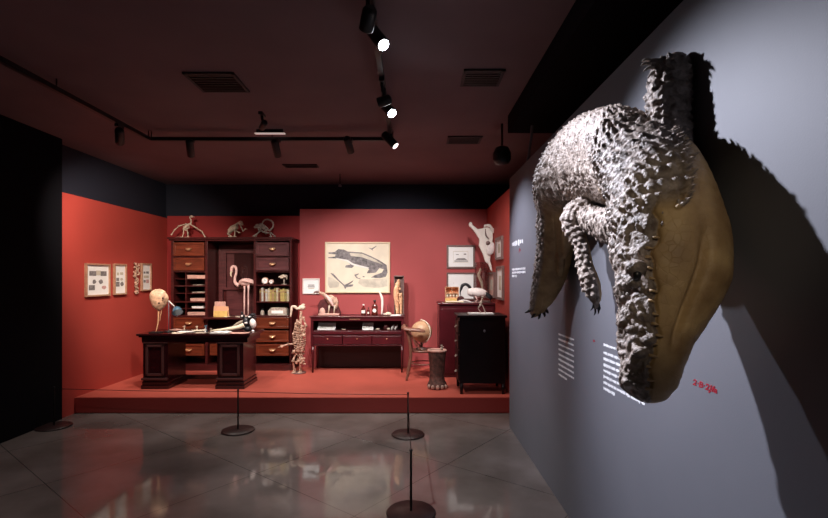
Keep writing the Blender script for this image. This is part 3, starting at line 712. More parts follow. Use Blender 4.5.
# shelves
for i, py in enumerate((286, 302)):
    bx('shelf', 'mahog', cab, fx(173.5), fx(205), FY+.02, BY-.02, fz(py)-.009, fz(py)+.009)
for py in (279, 293.5, 309): bx('shelf', 'mahog', cab, fx(173.5), fx(205), FY+.06, BY-.02, fz(py)-.005, fz(py)+.005)
bx('shelf_divider', 'mahog', cab, fx(184), fx(184.8), FY+.05, BY-.02, fz(316), fz(272))
for py in (285.3, 302): bx('shelf', 'mahog', cab, fx(256), fx(289.5), FY+.015, BY-.02, fz(py)-.010, fz(py)+.010)
# middle bay
LZ = fz(317)
bx('writing_shelf', 'mahog', cab, fx(204), fx(257), FY-.10, BY-.02, LZ-.03, LZ, .004)
b = NB()
for q in ((209, 213, 243, 316), (213, 250, 243, 252), (213, 250, 288, 290.5), (248, 253, 252, 316), (213, 216.5, 252, 288)):
    box(b, fx(q[0]), fx(q[1]), BY-.07, BY-.02, fz(q[3]), fz(q[2]))
box(b, fx(216.5), fx(248), BY-.045, BY-.02, LZ, fz(290.5))
obj('back_panel', b, 'plumwood', cab, bevel=.003)
bx('mirror', 'mirror', cab, fx(224.6), fx(248), BY-.04, BY-.022, fz(288), fz(252), label='dark reflective glass pane')
bx('pale_panel', 'plumwood', cab, fx(217), fx(224.5), BY-.04, BY-.022, fz(288), fz(252), label=None)
for p0, p1 in ((330, 343), (343.5, 356)): drawer(209, 252, p0, p1, 'redwood', cab, hp=False, name='lower_panel', Y=FY+.03)
bx('lower_back', 'wine', cab, fx(207.5), fx(253.5), BY-.08, BY-.02, PZ+.1, LZ-.03)

def on_shelf(py): return fz(py)+.010
# boxes and files in the left pigeonholes
def flatbox(name, label, cat, x0, x1, zb, h, m, y0=FY+.06, dep=.22, group=None):
    xa, xb = fx(x0), fx(x1); t = thing(name, label, cat, ((xa+xb)/2, y0+dep/2, zb), group)
    bx('body', m, t, xa, xb, y0+.006, y0+dep, zb+.0005, zb+h*.7, .003); bx('lid', m, t, xa-.003, xb+.003, y0, y0+dep+.003, zb+h*.7+.0005, zb+h, .003)
flatbox('file_box', 'long pale box in the top pigeonhole of the cabinet', 'box', 185.3, 204.5, fz(279)+.006, .06, 'pinkbox', group=None)
flatbox('document_bundle', 'thin grey bundle on the left shelves, below the top pale box', 'papers', 190, 202.5, fz(293.5)+.006, .02, 'bonegrey')
flatbox('file_box', 'short pink box lying above the middle shelf left of the flamingo', 'box', 188.5, 203, fz(302)+.010, .05, 'pinkbox')
flatbox('document_bundle', 'white folded papers just above the bottom box on the left shelves', 'papers', 190, 201.5, fz(309)+.006, .035, 'paper')
flatbox('file_box', 'wide pink box on the bottom left shelf of the cabinet', 'box', 185.5, 203.5, fz(316.3)+.013, .05, 'pinkbox')
flatbox('document_bundle', 'small tan papers lying on the upper left shelf', 'papers', 191, 200, fz(286)+.010, .014, 'bonegrey')
# books
x = fx(258.5); r = random.Random(11); zb = fz(302)+.0105
desc = ['thin dark-spined', 'pale narrow', 'brown-spined', 'tall white-spined', 'cream-spined', 'yellow-spined', 'tan-spined', 'olive-spined', 'wide cream-spined', 'short brown-spined', 'ochre-spined', 'pale yellow-spined', 'dark green-edged', 'last cream-spined']
ms = [4, 3, 4, 3, 0, 5, 2, 1, 0, 4, 5, 5, 1, 0]
places = ['at the left end of the cabinet book row', 'second from the left in the book row', 'third from the left in the book row', 'fourth from the left in the book row', 'fifth from the left in the book row', 'sixth from the left in the book row', 'just left of the middle of the book row', 'just right of the middle of the book row', 'sixth from the right in the book row', 'fifth from the right in the book row', 'fourth from the right in the book row', 'third from the right in the book row', 'second from the right in the book row', 'at the right end of the cabinet book row']
for i in range(14):
    w = .0345 if i not in (0, 2) else .03; h = r.uniform(.19, .225); y0 = FY+.045+r.uniform(0, .015)
    t = thing('book', 'upright %s book %s' % (desc[i].replace('last ', ''), places[i]), 'book', (x+w/2, y0+.08, zb), 'upright books on the cabinet shelf')
    b = NB(); box(b, x, x+w-.002, y0, y0+.008, zb, zb+h); box(b, x, x+.004, y0+.008, y0+.16, zb, zb+h); box(b, x+w-.006, x+w-.002, y0+.008, y0+.16, zb, zb+h)
    obj('cover', b, BK[ms[i]], t)
    bx('pages', 'paper', t, x+.004, x+w-.006, y0+.008, y0+.155, zb+.003, zb+h-.006)
    b = NB(); box(b, x-.0005, x+w-.0015, y0-.0012, y0+.001, zb+h*.7, zb+h*.82); obj('spine_label', b, BK[(ms[i]+3) % 6], t)
    x += w+.001
# clocks, skull, case
zb = fz(285.3)+.011
def clock(px, rr_, label):
    x = fx(px); y = FY+.10; t = thing('alarm_clock', label, 'clock', (x, y, zb))
    b = NB()
    tube(b, [(x, y-.03, zb+rr_+.012), (x, y+.03, zb+rr_+.012)], [rr_, rr_], 24); tube(b, [(x-rr_*.6, y, zb), (x-rr_*.4, y, zb+.02)], .005, 6); tube(b, [(x+rr_*.6, y, zb), (x+rr_*.4, y, zb+.02)], .005, 6); obj('case', b, 'pinkbox', t)
    b = NB(); tube(b, [(x, y-.034, zb+rr_+.012), (x, y-.0305, zb+rr_+.012)], [rr_*.82]*2, 24); f = obj('face', b, 'paper', t)
    b = NB(); box(b, x-.002, x+.002, y-.037, y-.0345, zb+rr_+.01, zb+rr_*1.6+.012); box(b, x, x+rr_*.4, y-.037, y-.0345, zb+rr_+.010, zb+rr_+.014); obj('hand', b, 'ink', f)
    b = NB(); ell(b, (x-rr_*.5, y, zb+rr_*2.05), (.016, .016, .011), 10); ell(b, (x+rr_*.5, y, zb+rr_*2.05), (.016, .016, .011), 10); tube(b, [(x-rr_*.5, y, zb+rr_*2), (x, y, zb+rr_*2.35), (x+rr_*.5, y, zb+rr_*2)], .003, 6); obj('bell', b, 'brass', t)
clock(263.5, .052, 'larger round alarm clock on the cabinet shelf above the books')
clock(269.8, .036, 'smaller round alarm clock right of the larger one')
x = fx(282); y = FY+.12; t = thing('animal_skull', 'small pale skull on a stand at the right of the clock shelf', 'skull', (x, y, zb))
b = NB(); ell(b, (x, y, zb+.14), (.065, .05, .035), 14); ell(b, (x-.03, y-.03, zb+.115), (.03, .035, .022), 10); tube(b, [(x-.05, y-.05, zb+.135), (x-.075, y-.06, zb+.12)], [.015, .006], 8); tube(b, [(x+.045, y, zb+.12), (x+.05, y, zb+.08)], [.012, .005], 8); obj('cranium', b, 'bone', t)
b = NB(); lathe(b, [(.045, 0), (.045, .01), (.008, .014), (.008, .12)], (x, y, zb), 16); obj('stand', b, 'bonegrey', t)
x0, x1 = fx(267), fx(286.5); zb = fz(316.3)+.0125; t = thing('instrument_case', 'pale metal instrument case on the shelf below the books', 'case', ((x0+x1)/2, FY+.12, zb))
b = NB(); prism(b, [(0, 0), (.31, 0), (.31, .09), (.27, .125), (.05, .125), (0, .07)], mp_back(x0, zb, FY+.22), 0, .17); obj('body', b, 'bonegrey', t, bevel=.004)
b = NB(); box(b, x0+.06, x0+.25, FY+.044, FY+.05, zb+.03, zb+.08); obj('front_panel', b, 'paper', t)
b = NB(); stube(b, [(x0+.1, FY+.13, zb+.125), (x0+.12, FY+.13, zb+.15), (x0+.19, FY+.13, zb+.15), (x0+.21, FY+.13, zb+.125)], .005, 6); obj('handle', b, 'iron', t)
x = fx(260.5); t = thing('glass_jar', 'small grey jar left of the instrument case', 'jar', (x, FY+.1, zb)); b = NB(); lathe(b, [(.028, 0), (.03, .01), (.03, .06), (.02, .075), (.02, .08)], (x, FY+.1, zb), 16); obj('body', b, 'bonegrey', t)
b = NB(); lathe(b, [(.022, .081), (.022, .10), (.01, .104)], (x, FY+.1, zb), 16); obj('lid', b, 'iron', t)

# flamingo
Yf = 7.9
def pf(px, py, dy=0): return at(px, py, Yf+dy)
zl = LZ
t = thing('flamingo', 'pale pink mounted flamingo standing in the middle bay of the tall cabinet', 'flamingo', pf(246, 316))
b = NB()
stube(b, [pf(231.3, 271.5), pf(231.8, 268), pf(233.8, 266.3), pf(236, 268), pf(236.2, 273), pf(234.8, 278.5), pf(235.5, 283), pf(239, 285.5)], [.018, .026, .024, .02, .02, .021, .026, .04], 12, 6)
ell(b, pf(245.5, 282.3), (.115, .06, .062), 20, rot=Matrix.Rotation(.02, 3, 'Y'))
stube(b, [pf(248, 281), pf(252.5, 282), pf(256, 284.5)], [.05, .035, .006], 12)
obj('body', b, 'pink', t)
b = NB(); stube(b, [pf(232, 271), pf(230.9, 273), pf(231, 275.5), pf(231.8, 277)], [.018, .016, .011, .004], 10); obj('bill', b, 'hornb', t)
for px in (244.5, 248.5):
    b = NB(); p0 = pf(px, 285); p2 = Vector((pf(px-.3, 300).x, Yf, zl+.012)); pm = (p0+p2)/2
    tube(b, [p0, p0.lerp(pm, .5), pm, pm.lerp(p2, .5), p2], [.018, .011, .014, .010, .010], 8)
    for a in (-.5, 0, .5): tube(b, [p2, p2+Vector((-.06*math.cos(a), -.06*math.sin(a), -.006))], [.008, .004], 6)
    obj('leg', b, 'pink', t)
b = NB(); stube(b, [pf(240, 281, -.055), pf(246, 280, -.065), pf(253, 283.5, -.045)], [.02, .045, .006], 12, flat=.5); obj('wing', b, 'pink', t)
# folder rack on the writing shelf
x0 = fx(212.5); t = thing('folder_rack', 'yellow card folders standing on the cabinet writing shelf', 'folders', (x0+.13, 7.76, LZ))
b = NB(); prism(b, rc(0, .22, 0, .10), mp_back(x0+.03, LZ+.001, 7.72), 0, .03); obj('front_folder', b, 'yellow', t, bevel=.006)
b = NB(); prism(b, [(0, 0), (.26, 0), (.25, .17), (.01, .18)], mp_back(x0, LZ+.001, 7.76), 0, .012); obj('middle_folder', b, 'peach', t, label='peach card folder')
b = NB(); prism(b, [(.0, 0), (.18, 0), (.18, .25), (0, .25)], mp_back(x0+.01, LZ+.001, 7.79), 0, .01); obj('back_folder', b, 'pinkbox', t, label='tall faded pink folder')
for i, (px, w, rz, lb) in enumerate(((225, .14, .2, 'curled pale paper on the writing shelf beside the yellow folders'), (236.5, .2, -.1, 'pale paper on the writing shelf under the flamingo'))):
    b = NB(); x = fx(px); n = 8
    for k in range(n):
        a = k/n; a2 = (k+1)/n; zf = lambda q: LZ+.003+.018*abs(q-.4)
        vs = [(x+w*a, 7.64, zf(a)), (x+w*a2, 7.64, zf(a2)), (x+w*a2+rz*.1, 7.78, zf(a2)), (x+w*a+rz*.1, 7.78, zf(a))]
        up_ = [bm2 for bm2 in [b.verts.new(v) for v in vs]]; b.faces.new(up_)
        dn_ = [b.verts.new((v[0], v[1], v[2]-.002)) for v in vs]; b.faces.new(dn_[::-1])
    tag(obj('loose_paper', b, 'cream', origin=(x, 7.7, LZ)), lb, 'paper')

# skeletons on top of the cabinet
TZ = fz(237.3)
YS = 7.9
def ps(px, py, dy=0): return at(px, py, YS+dy)
def base_z(p): return Vector((p.x, p.y, TZ+.01))
t = thing('bird_skeleton', 'mounted bird skeleton with both wings spread on top of the cabinet', 'skeleton', Vector((ps(184, 238).x, YS, TZ)))
b = NB(); box(b, ps(177, 0).x, ps(191.5, 0).x, YS-.05, YS+.05, TZ, TZ+.018); obj('plinth', b, 'bone', t, bevel=.003, label='pale wooden base board')
b = NB()
stube(b, [ps(184, 228), ps(187, 225), ps(190.5, 223.5), ps(191, 220), ps(189.8, 217.5), ps(191, 215.8)], [.02, .018, .014, .011, .010, .012], 8)
ell(b, ps(191.5, 216.5), (.028, .018, .02), 10); tube(b, [ps(192.3, 216.5), ps(194.5, 217)], [.01, .003], 6)
for k in range(6): stube(b, [ps(183.2+k*1.1, 226.5-k*.35), ps(183.6+k*1.1, 228.5-k*.2, -.035), ps(185.2+k*.7, 230.4-k*.4, -.01)], .005, 6, 4)
stube(b, [ps(184, 228), ps(186, 230.5), ps(188.5, 227)], [.018, .012, .005], 8, flat=.4)
obj('ribcage', b, 'bone', t)
for sg, pts_ in ((1, [(186, 224), (179, 226), (174.5, 230), (171.5, 234.5)]), (2, [(190, 224), (196.5, 228), (202, 231.5), (205, 237)])):
    b = NB(); q = [ps(*p_) for p_ in pts_]
    for a, c in zip(q, q[1:]): bone(b, a, c, .010)
    obj('wing_bone', b, 'bone', t)
for px0, px1 in ((183.5, 182.3), (186.5, 188)):
    b = NB(); a = ps(px0, 229); c = ps((px0+px1)/2+.6, 233); e = Vector((ps(px1, 236).x, YS, TZ+.022)); bone(b, a, c, .009); bone(b, c, e, .008); tube(b, [e, e+Vector((-.03, -.01, -.002))], [.006, .003], 6); obj('leg_bone', b, 'bone', t)
def mammal(label, spine, head, limbs, ribs, m, extra=None, tail=None):
    t = thing('monkey_skeleton', label, 'skeleton', Vector((ps(spine[0][0], 0).x, YS, TZ)))
    b = NB(); sp = [ps(*p_) for p_ in spine]; stube(b, sp, .015, 8)
    c = curve(sp, 8)
    for k in range(ribs[0], ribs[1]):
        if k >= len(c): break
        p = c[k]
        for sg in (-1, 1): stube(b, [p, p+Vector((0, sg*.045, -.025)), p+Vector((.01, sg*.035, -.07)), p+Vector((.015, 0, -.085))], .0055, 5, 4)
    obj('spine', b, m, t)
    b = NB(); h = ps(*head[0]); ell(b, h, (.040, .034, .038), 14); ell(b, h+Vector((head[1]*.03, -.012, -.022)), (.024, .022, .02), 10); obj('skull', b, m, t)
    for L_ in limbs:
        b = NB(); q = [ps(p_[0], min(p_[1], 236.4), p_[2] if len(p_) > 2 else 0) for p_ in L_]
        for a, c2 in zip(q, q[1:]): bone(b, a, c2, .010)
        for k in range(3): tube(b, [q[-1], q[-1]+Vector((.03*head[1], (k-1)*.012, -.004))], [.006, .003], 5)
        obj('limb', b, m, t)
    if tail: b = NB(); stube(b, [ps(*p_) for p_ in tail], [.016, .014, .014, .012, .012, .010], 8); obj('tail', b, m, t)
mammal('stooping monkey skeleton in the middle of the cabinet top', [(228.5, 230), (231, 227), (235, 225), (239, 222.5)], ((240.5, 223), 1),
       [[(228.5, 230, -.03), (228, 234, -.03), (231, 237, -.03)], [(229, 230, .03), (229.5, 234, .03), (229, 237, .03)], [(234.5, 225.5, -.04), (235, 231, -.04), (234.5, 237.5, -.04)], [(240, 224, .02), (243, 231, .0), (245.5, 229, 0)], [(236, 227, .03), (236.5, 231, .03), (239, 232.5, .03)]], (5, 20), 'bone')
mammal('crouching monkey skeleton with a coiled tail at the right of the cabinet top', [(257.5, 228), (260, 224), (264, 225.5), (268, 229)], ((257.3, 226), -1),
       [[(259, 227, -.04), (261, 230.5, -.05), (254, 236, -.05)], [(259, 227, .04), (259, 231, .05), (256, 237, .05)], [(268, 230, -.04), (263, 232, -.04), (270, 233, -.04), (271, 236.8, -.04)], [(268, 230, .04), (271, 233, .04), (275, 237, .04)], [(262, 231, 0), (266, 233.5, 0), (270, 233, 0)]], (4, 20), 'bonegrey',
       tail=[(269, 231), (273, 227), (272.5, 222), (268, 219.5), (264, 220.5), (262, 224)])

# ============================================================ DESK
DT = .957
dx0, dx1, dy0, dy1 = -3.73, -2.19, 6.35, 6.98
desk = thing('pedestal_desk', 'dark polished pedestal desk with papers standing at the left of the platform', 'desk', ((dx0+dx1)/2, 6.65, PZ))
b = NB(); box(b, dx0, dx1, dy0, dy1, DT-.028, DT); box(b, dx0+.02, dx1-.02, dy0+.02, dy1-.02, DT-.05, DT-.028); obj('desktop', b, 'desk', desk, bevel=.006)
bx('apron', 'desk', desk, dx0+.05, dx1-.05, dy0+.05, dy1-.05, DT-.12, DT-.05)
for x0, x1 in ((dx0+.06, dx0+.40), (dx1-.47, dx1-.11)):
    b = NB(); box(b, x0, x1, dy0+.06, dy1-.06, PZ+.10, DT-.12); p = obj('pedestal', b, 'desk', desk, bevel=.004)
    b = NB(); z0, z1 = PZ+.18, DT-.15; a, c = x0+.045, x1-.045; y = dy0+.06
    for q in ((a, c, z0, z0+.035), (a, c, z1-.035, z1), (a, a+.035, z0, z1), (c-.035, c, z0, z1)): box(b, q[0], q[1], y-.026, y, q[2], q[3])
    box(b, x0-.01, x1+.01, y-.035, y, PZ+.125, PZ+.155); box(b, x0-.005, x1+.005, y-.018, y, DT-.135, DT-.12)
    obj('panel_moulding', b, 'moulding', p, bevel=.008)
    b = NB(); box(b, x0-.02, x1+.02, dy0+.04, dy1-.04, PZ, PZ+.055); box(b, x0-.01, x1+.01, dy0+.05, dy1-.05, PZ+.055, PZ+.10); obj('plinth', b, 'desk', p, bevel=.008)
bx('crossbar', 'desk', desk, dx0+.40, dx1-.47, dy1-.12, dy1-.09, PZ+.04, PZ+.10)
# items on the desk
def dp(px, py, Y): p = at(px, py, Y); return p
def sheet(px, Y, w, d, rz, m, label, name='paper_sheet', cat='paper', h=.0025, k=0):
    x = (px-CX)*Y/F; z = DT+.0008+k
    b = NB(); n = 6
    ca, sa_ = math.cos(rz), math.sin(rz)
    f = lambda u, v, q: (x+u*ca-v*sa_, Y+u*sa_+v*ca, q)
    for i in range(n):
        u0 = -w/2+w*i/n; u1 = u0+w/n; c0 = h+.006*(2*u0/w)**4; c1 = h+.006*(2*u1/w)**4
        t4 = [b.verts.new(f(u, v, z+c)) for u, v, c in ((u0, -d/2, c0), (u1, -d/2, c1), (u1, d/2, c1), (u0, d/2, c0))]
        b4 = [b.verts.new(f(u, v, z+(0 if h > .005 else c-h*.7))) for u, v, c in ((u0, -d/2, c0), (u1, -d/2, c1), (u1, d/2, c1), (u0, d/2, c0))]
        b.faces.new(t4); b.faces.new(b4[::-1])
        for a, c in ((0, 1), (1, 2), (2, 3), (3, 0)): b.faces.new((t4[a], b4[a], b4[c], t4[c]))
    tag(obj(name, b, m, origin=(x, Y, DT)), label, cat)
sheet(179, 6.44, .17, .12, .1, 'cream', 'cream paper at the front edge of the desk below the blue lamp')
sheet(187, 6.62, .22, .16, .1, 'paper', 'white paper on the desk right of the blue lamp')
sheet(178, 6.84, .22, .16, -.4, 'pinkbox', 'pinkish paper at the back left of the desk')
sheet(199, 6.74, .18, .15, .6, 'cream', 'cream paper at the back of the desk left of the small figures', k=.004)
sheet(203, 6.47, .18, .13, -.2, 'bonegrey', 'greyish card at the desk front left of the open notebook')
b = NB(); x = (221-CX)*6.5/F
for sg in (-1, 1): prism(b, [(0, .002), (sg*.12, .002), (sg*.12, .012), (sg*.04, .020), (0, .012)], mp_back(x, DT, 6.58), 0, .17)
tag(obj('open_notebook', b, 'paper', origin=(x, 6.5, DT)), 'open white notebook at the front right of the desk', 'notebook')
sheet(240, 6.45, .26, .14, .05, 'pinkbox', 'pinkish papers at the front right corner of the desk')
def figure(px, Y, s, m, label, name='bone_piece', cat='bone'):
    x = (px-CX)*Y/F; z = DT+.001; b = NB(); r = random.Random(int(px)); t = thing(name, label, cat, (x, Y, z))
    lathe(b, [(.5*s, 0), (.5*s, .12*s), (.2*s, .18*s), (.14*s, .6*s), (.25*s, .75*s), (.2*s, 1.0*s), (.05*s, 1.1*s)], (x, Y, z), 14); obj('stand', b, m, t)
    b = NB(); ell(b, (x, Y, z+1.25*s), (.42*s, .3*s, .24*s), 10); tube(b, [(x-.3*s, Y, z+1.25*s), (x-.65*s, Y-.1*s, z+1.1*s)], [.16*s, .05*s], 8); tube(b, [(x+.2*s, Y, z+1.3*s), (x+.4*s, Y, z+1.6*s)], [.08*s, .02*s], 6); obj('top', b, m, t)
figure(184.5, 6.85, .042, 'bone', 'small cream carved piece on the desk by the scattered papers')
figure(197, 6.88, .036, 'bone', 'small pale carved piece near the back middle of the desk')
figure(206, 6.80, .05, 'bluel', 'small blue-grey carved piece left of the magpie-coloured specimen')
figure(211, 6.62, .035, 'bonegrey', 'small grey carved piece in the middle of the desk')
figure(205, 6.60, .030, 'paper', 'tiny white carved piece beside the open notebook')
# black and white specimen with long pale beak
Ym = 6.72
def pm(px, py, dy=0): return at(px, py, Ym+dy)
t = thing('mounted_specimen', 'bulky black and white specimen with a long pale tapering horn on the desk', 'specimen', Vector((pm(247, 0).x, Ym, DT)))
b = NB()
for c, r_ in (((246, 322), (.05, .05, .07)), ((242.5, 316.5), (.035, .035, .035)), ((250, 317), (.045, .04, .03)), ((248, 329), (.055, .05, .045)), ((252.5, 314.5), (.04, .03, .018)), ((243, 326), (.03, .03, .05)), ((242, 312.8), (.018, .018, .018))):
    ell(b, pm(*c), r_, 14)
for k in range(5): stube(b, [pm(249, 316+k), pm(253, 314+k*1.6), pm(256.5, 314+k*1.9)], [.012, .010, .003], 7)
obj('body', b, 'blackf', t)
b = NB(); ell(b, pm(253, 323.5, -.02), (.045, .04, .07), 14, rot=Matrix.Rotation(-.25, 3, 'Y')); ell(b, pm(246, 323, -.05), (.022, .014, .016), 10); ell(b, pm(253, 331.5, -.04), (.022, .02, .025), 10); ell(b, pm(242, 316, -.035), (.016, .01, .014), 10); ell(b, pm(249, 317, -.04), (.02, .01, .01), 10); obj('white_patches', b, 'white', t)
b = NB(); stube(b, [pm(244, 325, -.03), pm(237, 327.5, -.05), (pm(226, 0).x, Ym-.08, DT+.03), (pm(213, 0).x, Ym-.10, DT+.014)], [.038, .030, .02, .005], 12); obj('horn', b, 'hornb', t, label='long pale tapering horn')
b = NB(); stube(b, [pm(244, 321, .0), pm(238, 323.5, .04), pm(229, 330, .06)], [.024, .022, .008], 10); obj('grey_horn', b, 'bonegrey', t, label='shorter grey horn')
# desk lamp
Yl = 6.62; xl = (168.7-CX)*Yl/F
t = thing('desk_lamp', 'blue enamel desk lamp with a thin silver pole beside the round shell', 'desk lamp', (xl, Yl, DT))
b = NB(); lathe(b, [(.06, 0), (.06, .012), (.012, .02), (.010, .02)], (xl, Yl, DT), 24); obj('base', b, 'iron', t)
b = NB(); tube(b, [(xl, Yl, DT+.015), (xl, Yl, at(0, 300, Yl).z)], .0055, 10); obj('pole', b, 'conduit', t)
pa = at(168.7, 301, Yl); pb = at(174.5, 306.5, Yl-.02); pc = at(176.8, 309.7, Yl-.03)
b = NB(); tube(b, [pa, pb], .009, 10); obj('arm', b, 'label', t, label='pale arm')
b = NB(); d = Vector((.45, -.5, -.75)).normalized(); q = pc
tube(b, [q-d*.05, q-d*.035, q-d*.01, q+d*.03, q+d*.055], [.018, .035, .055, .066, .070], 24); obj('lamp_shade', b, 'bluel', t, label='blue enamel shade')
# round shell on a stand
Yk = 6.5
t = thing('shell_specimen', 'round mottled shell like a mask on a thin stand at the desk left', 'specimen', ((158-CX)*Yk/F, Yk, DT))
b = NB(); prof = [(149, 297), (150, 292), (154, 289), (160, 288.3), (165.5, 290.5), (168.3, 296), (168.8, 300), (166, 306), (162, 310), (158.5, 311.3), (154, 309.5), (151, 304)]
cc = at(159, 299, Yk); rings = []
for sc_, dy in ((.05, -.075), (.4, -.07), (.7, -.055), (.9, -.03), (1, 0), (.92, .03), (.7, .05), (.05, .06)):
    rings.append([b.verts.new(cc+(at(px, py, Yk)-cc)*sc_+Vector((0, dy, 0))) for px, py in prof])
for a, c in zip(rings, rings[1:]):
    for k in range(12):
        f_ = b.faces.new((a[k], a[(k+1) % 12], c[(k+1) % 12], c[k])); f_.smooth = True
b.faces.new(rings[0][::-1]); b.faces.new(rings[-1]); o = obj('shell', b, 'skull', t); su = o.modifiers.new('sub', 'SUBSURF'); su.levels = su.render_levels = 2
b = NB()
for px, py in ((155, 298), (163, 298), (159, 303)): ell(b, at(px, py, Yk-.062), (.016, .01, .013), 10)
for k in range(8): ell(b, at(153+k*1.6, 301+math.sin(k*2)*1.5, Yk-.06), (.005, .006, .016), 8)
obj('hollows', b, 'hideb', t)
b = NB(); stube(b, [at(158.5, 310, Yk), at(158.3, 320, Yk), at(156.8, 329, Yk), ((155.5-CX)*Yk/F, Yk, DT+.01)], [.012, .009, .007, .006], 8); stube(b, [at(162, 309, Yk), at(160.5, 316, Yk), at(159.8, 321, Yk)], [.006, .005, .003], 6); obj('stem', b, 'fossil', t)
b = NB(); xx = (156.5-CX)*Yk/F; box(b, xx-.085, xx+.075, Yk-.05, Yk+.05, DT, DT+.014); obj('plinth', b, 'iron', t, bevel=.004)

# ============================================================ STANDING SKELETON
Yq = 7.5
def pq(px, py, dy=0): return at(px, py, Yq+dy)
t = thing('standing_skeleton', 'pale mottled skeleton standing between the tall cabinet and the display table', 'skeleton', (pq(299, 0).x, Yq, PZ))
b = NB(); stube(b, [pq(301, 311), pq(300.5, 322), pq(298, 334), pq(299, 345), pq(298, 352)], [.02, .025, .03, .028, .04], 10)
r = random.Random(8)
for k in range(11):
    z = 325+k*2.3; w = 4.2+1.8*math.sin(k/10*3.1)
    for sg in (-1, 1): stube(b, [pq(299.3, z), pq(299.3+sg*w, z+.6, -.03), pq(299.3+sg*w*.9, z+2.2, -.09), pq(299.3+sg*.5, z+3.2, -.11)], .006, 6, 4)
obj('ribcage', b, 'bonebr', t)
b = NB(); ell(b, pq(302, 307.5), (.055, .05, .045), 16); ell(b, pq(298.5, 308.6, -.01), (.05, .035, .022), 12); ell(b, pq(303.2, 304.6), (.03, .03, .015), 8); obj('skull', b, 'bone', t)
b = NB(); stube(b, [pq(296.5, 307.5), pq(293.5, 306.5), pq(291.8, 307.5), pq(291.3, 312), pq(290.6, 317)], [.026, .022, .02, .018, .010], 9); obj('beak', b, 'bone', t, label='long pale downturned beak')
for L_, nm in (([(303.5, 318), (306, 326), (303, 334), (301, 343, -.05)], 'arm'), ([(296, 324), (293.5, 335), (294, 344, -.04), (288, 344.5, -.08), (281.5, 346.5, -.12)], 'arm')):
    b = NB(); q = [pq(*p_) for p_ in L_]
    for a, c in zip(q, q[1:]): bone(b, a, c, .017)
    for k in range(4): tube(b, [q[-1], q[-1]+Vector((-.05, (k-1.5)*.015, -.012))], [.009, .004], 6)
    obj(nm, b, 'bonebr', t)
for s_ in (-1, 1):
    b = NB(); q = [pq(298+s_*2.2, 353), pq(296.5+s_*3.4, 361, -.05), Vector((pq(297.5+s_*3, 0).x, Yq, PZ+.03))]
    for a, c in zip(q, q[1:]): bone(b, a, c, .02)
    for k in range(4): tube(b, [q[-1], q[-1]+Vector(((k-1.5)*.022, -.09, -.018))], [.012, .006], 6)
    obj('leg', b, 'bonebr', t)
b = NB()
for k in range(64):
    f = k/63; ell(b, pq(299+r.uniform(-6, 6)*(1 if f > .3 else .6), 320+f*44, r.uniform(-.12, .02)), (r.uniform(.012, .034), r.uniform(.01, .02), r.uniform(.012, .03)), 8)
obj('joints', b, 'bonebr', t)
b = NB(); lathe(b, [(.11, 0), (.11, .015), (.09, .02)], (pq(299, 0).x, Yq, PZ), 24); obj('stand', b, 'brframe', t)

# ============================================================ DISPLAY TABLE
ty0, ty1 = 7.5, 7.96
tx0, tx1 = -1.635, -.115
tz = 1.105
tab_ = thing('display_table', 'dark red vitrine table with glass front and shallow drawers under the crocodile drawing', 'display table', ((tx0+tx1)/2, 7.73, PZ))
bx('tabletop', 'wine', tab_, tx0, tx1, ty0-.01, ty1, tz-.02, tz, .004)
zsh = .875
b = NB(); box(b, tx0+.015, tx0+.055, ty0+.005, ty1, .63, tz-.02); box(b, tx1-.055, tx1-.015, ty0+.005, ty1, .63, tz-.02); box(b, tx0+.055, tx1-.055, ty1-.02, ty1, .63, tz-.02)
box(b, tx0+.055, tx1-.055, ty0+.005, ty1-.02, zsh-.015, zsh); box(b, tx0+.055, tx1-.055, ty0+.005, ty1-.02, .63, .65); box(b, tx0+.055, tx1-.055, ty0+.005, ty0+.03, tz-.075, tz-.02)
obj('carcass', b, 'wine', tab_, bevel=.003)
bx('lining', 'rose', tab_, tx0+.056, tx1-.056, ty1-.024, ty1-.0205, zsh+.001, tz-.021)
g = bx('glass_front', 'glass', tab_, tx0+.056, tx1-.056, ty0+.010, ty0+.014, zsh+.001, tz-.076)
for i in range(3):
    w = (tx1-tx0-.11)/3; a = tx0+.055+i*w
    b = NB(); box(b, a+.006, a+w-.006, ty0-.004, ty0+.03, .66, .80); box(b, a+.02, a+w-.02, ty0-.010, ty0-.004, .775, .785); d_ = obj('drawer', b, 'wine', tab_, bevel=.003)
    b = NB(); ell(b, (a+w/2, ty0-.014, .745), .011, 10); obj('knob', b, 'brass', d_)
b = NB(); box(b, -1.0, -.83, ty0-.004, ty0+.005, tz-.052, tz-.042); obj('brass_plate', b, 'brass', tab_)
bx('shade_board', 'inside', tab_, tx0+.06, tx1-.06, ty1-.04, ty1-.021, PZ+.02, .629)  # dark board added to stand for the shade under the table
bx('lower_rail', 'wine', tab_, tx0+.055, tx1-.055, ty0+.0, ty0+.03, zsh-.06, zsh-.016, .003)
for x in (tx0+.02, tx1-.07):
    for y in (ty0+.01, ty1-.06):
        b = NB(); tube(b, [(x+.025, y+.025, .63), (x+.025, y+.025, .5), (x+.025, y+.025, PZ)], [.034, .026, .018], 4); obj('leg', b, 'wine', tab_)
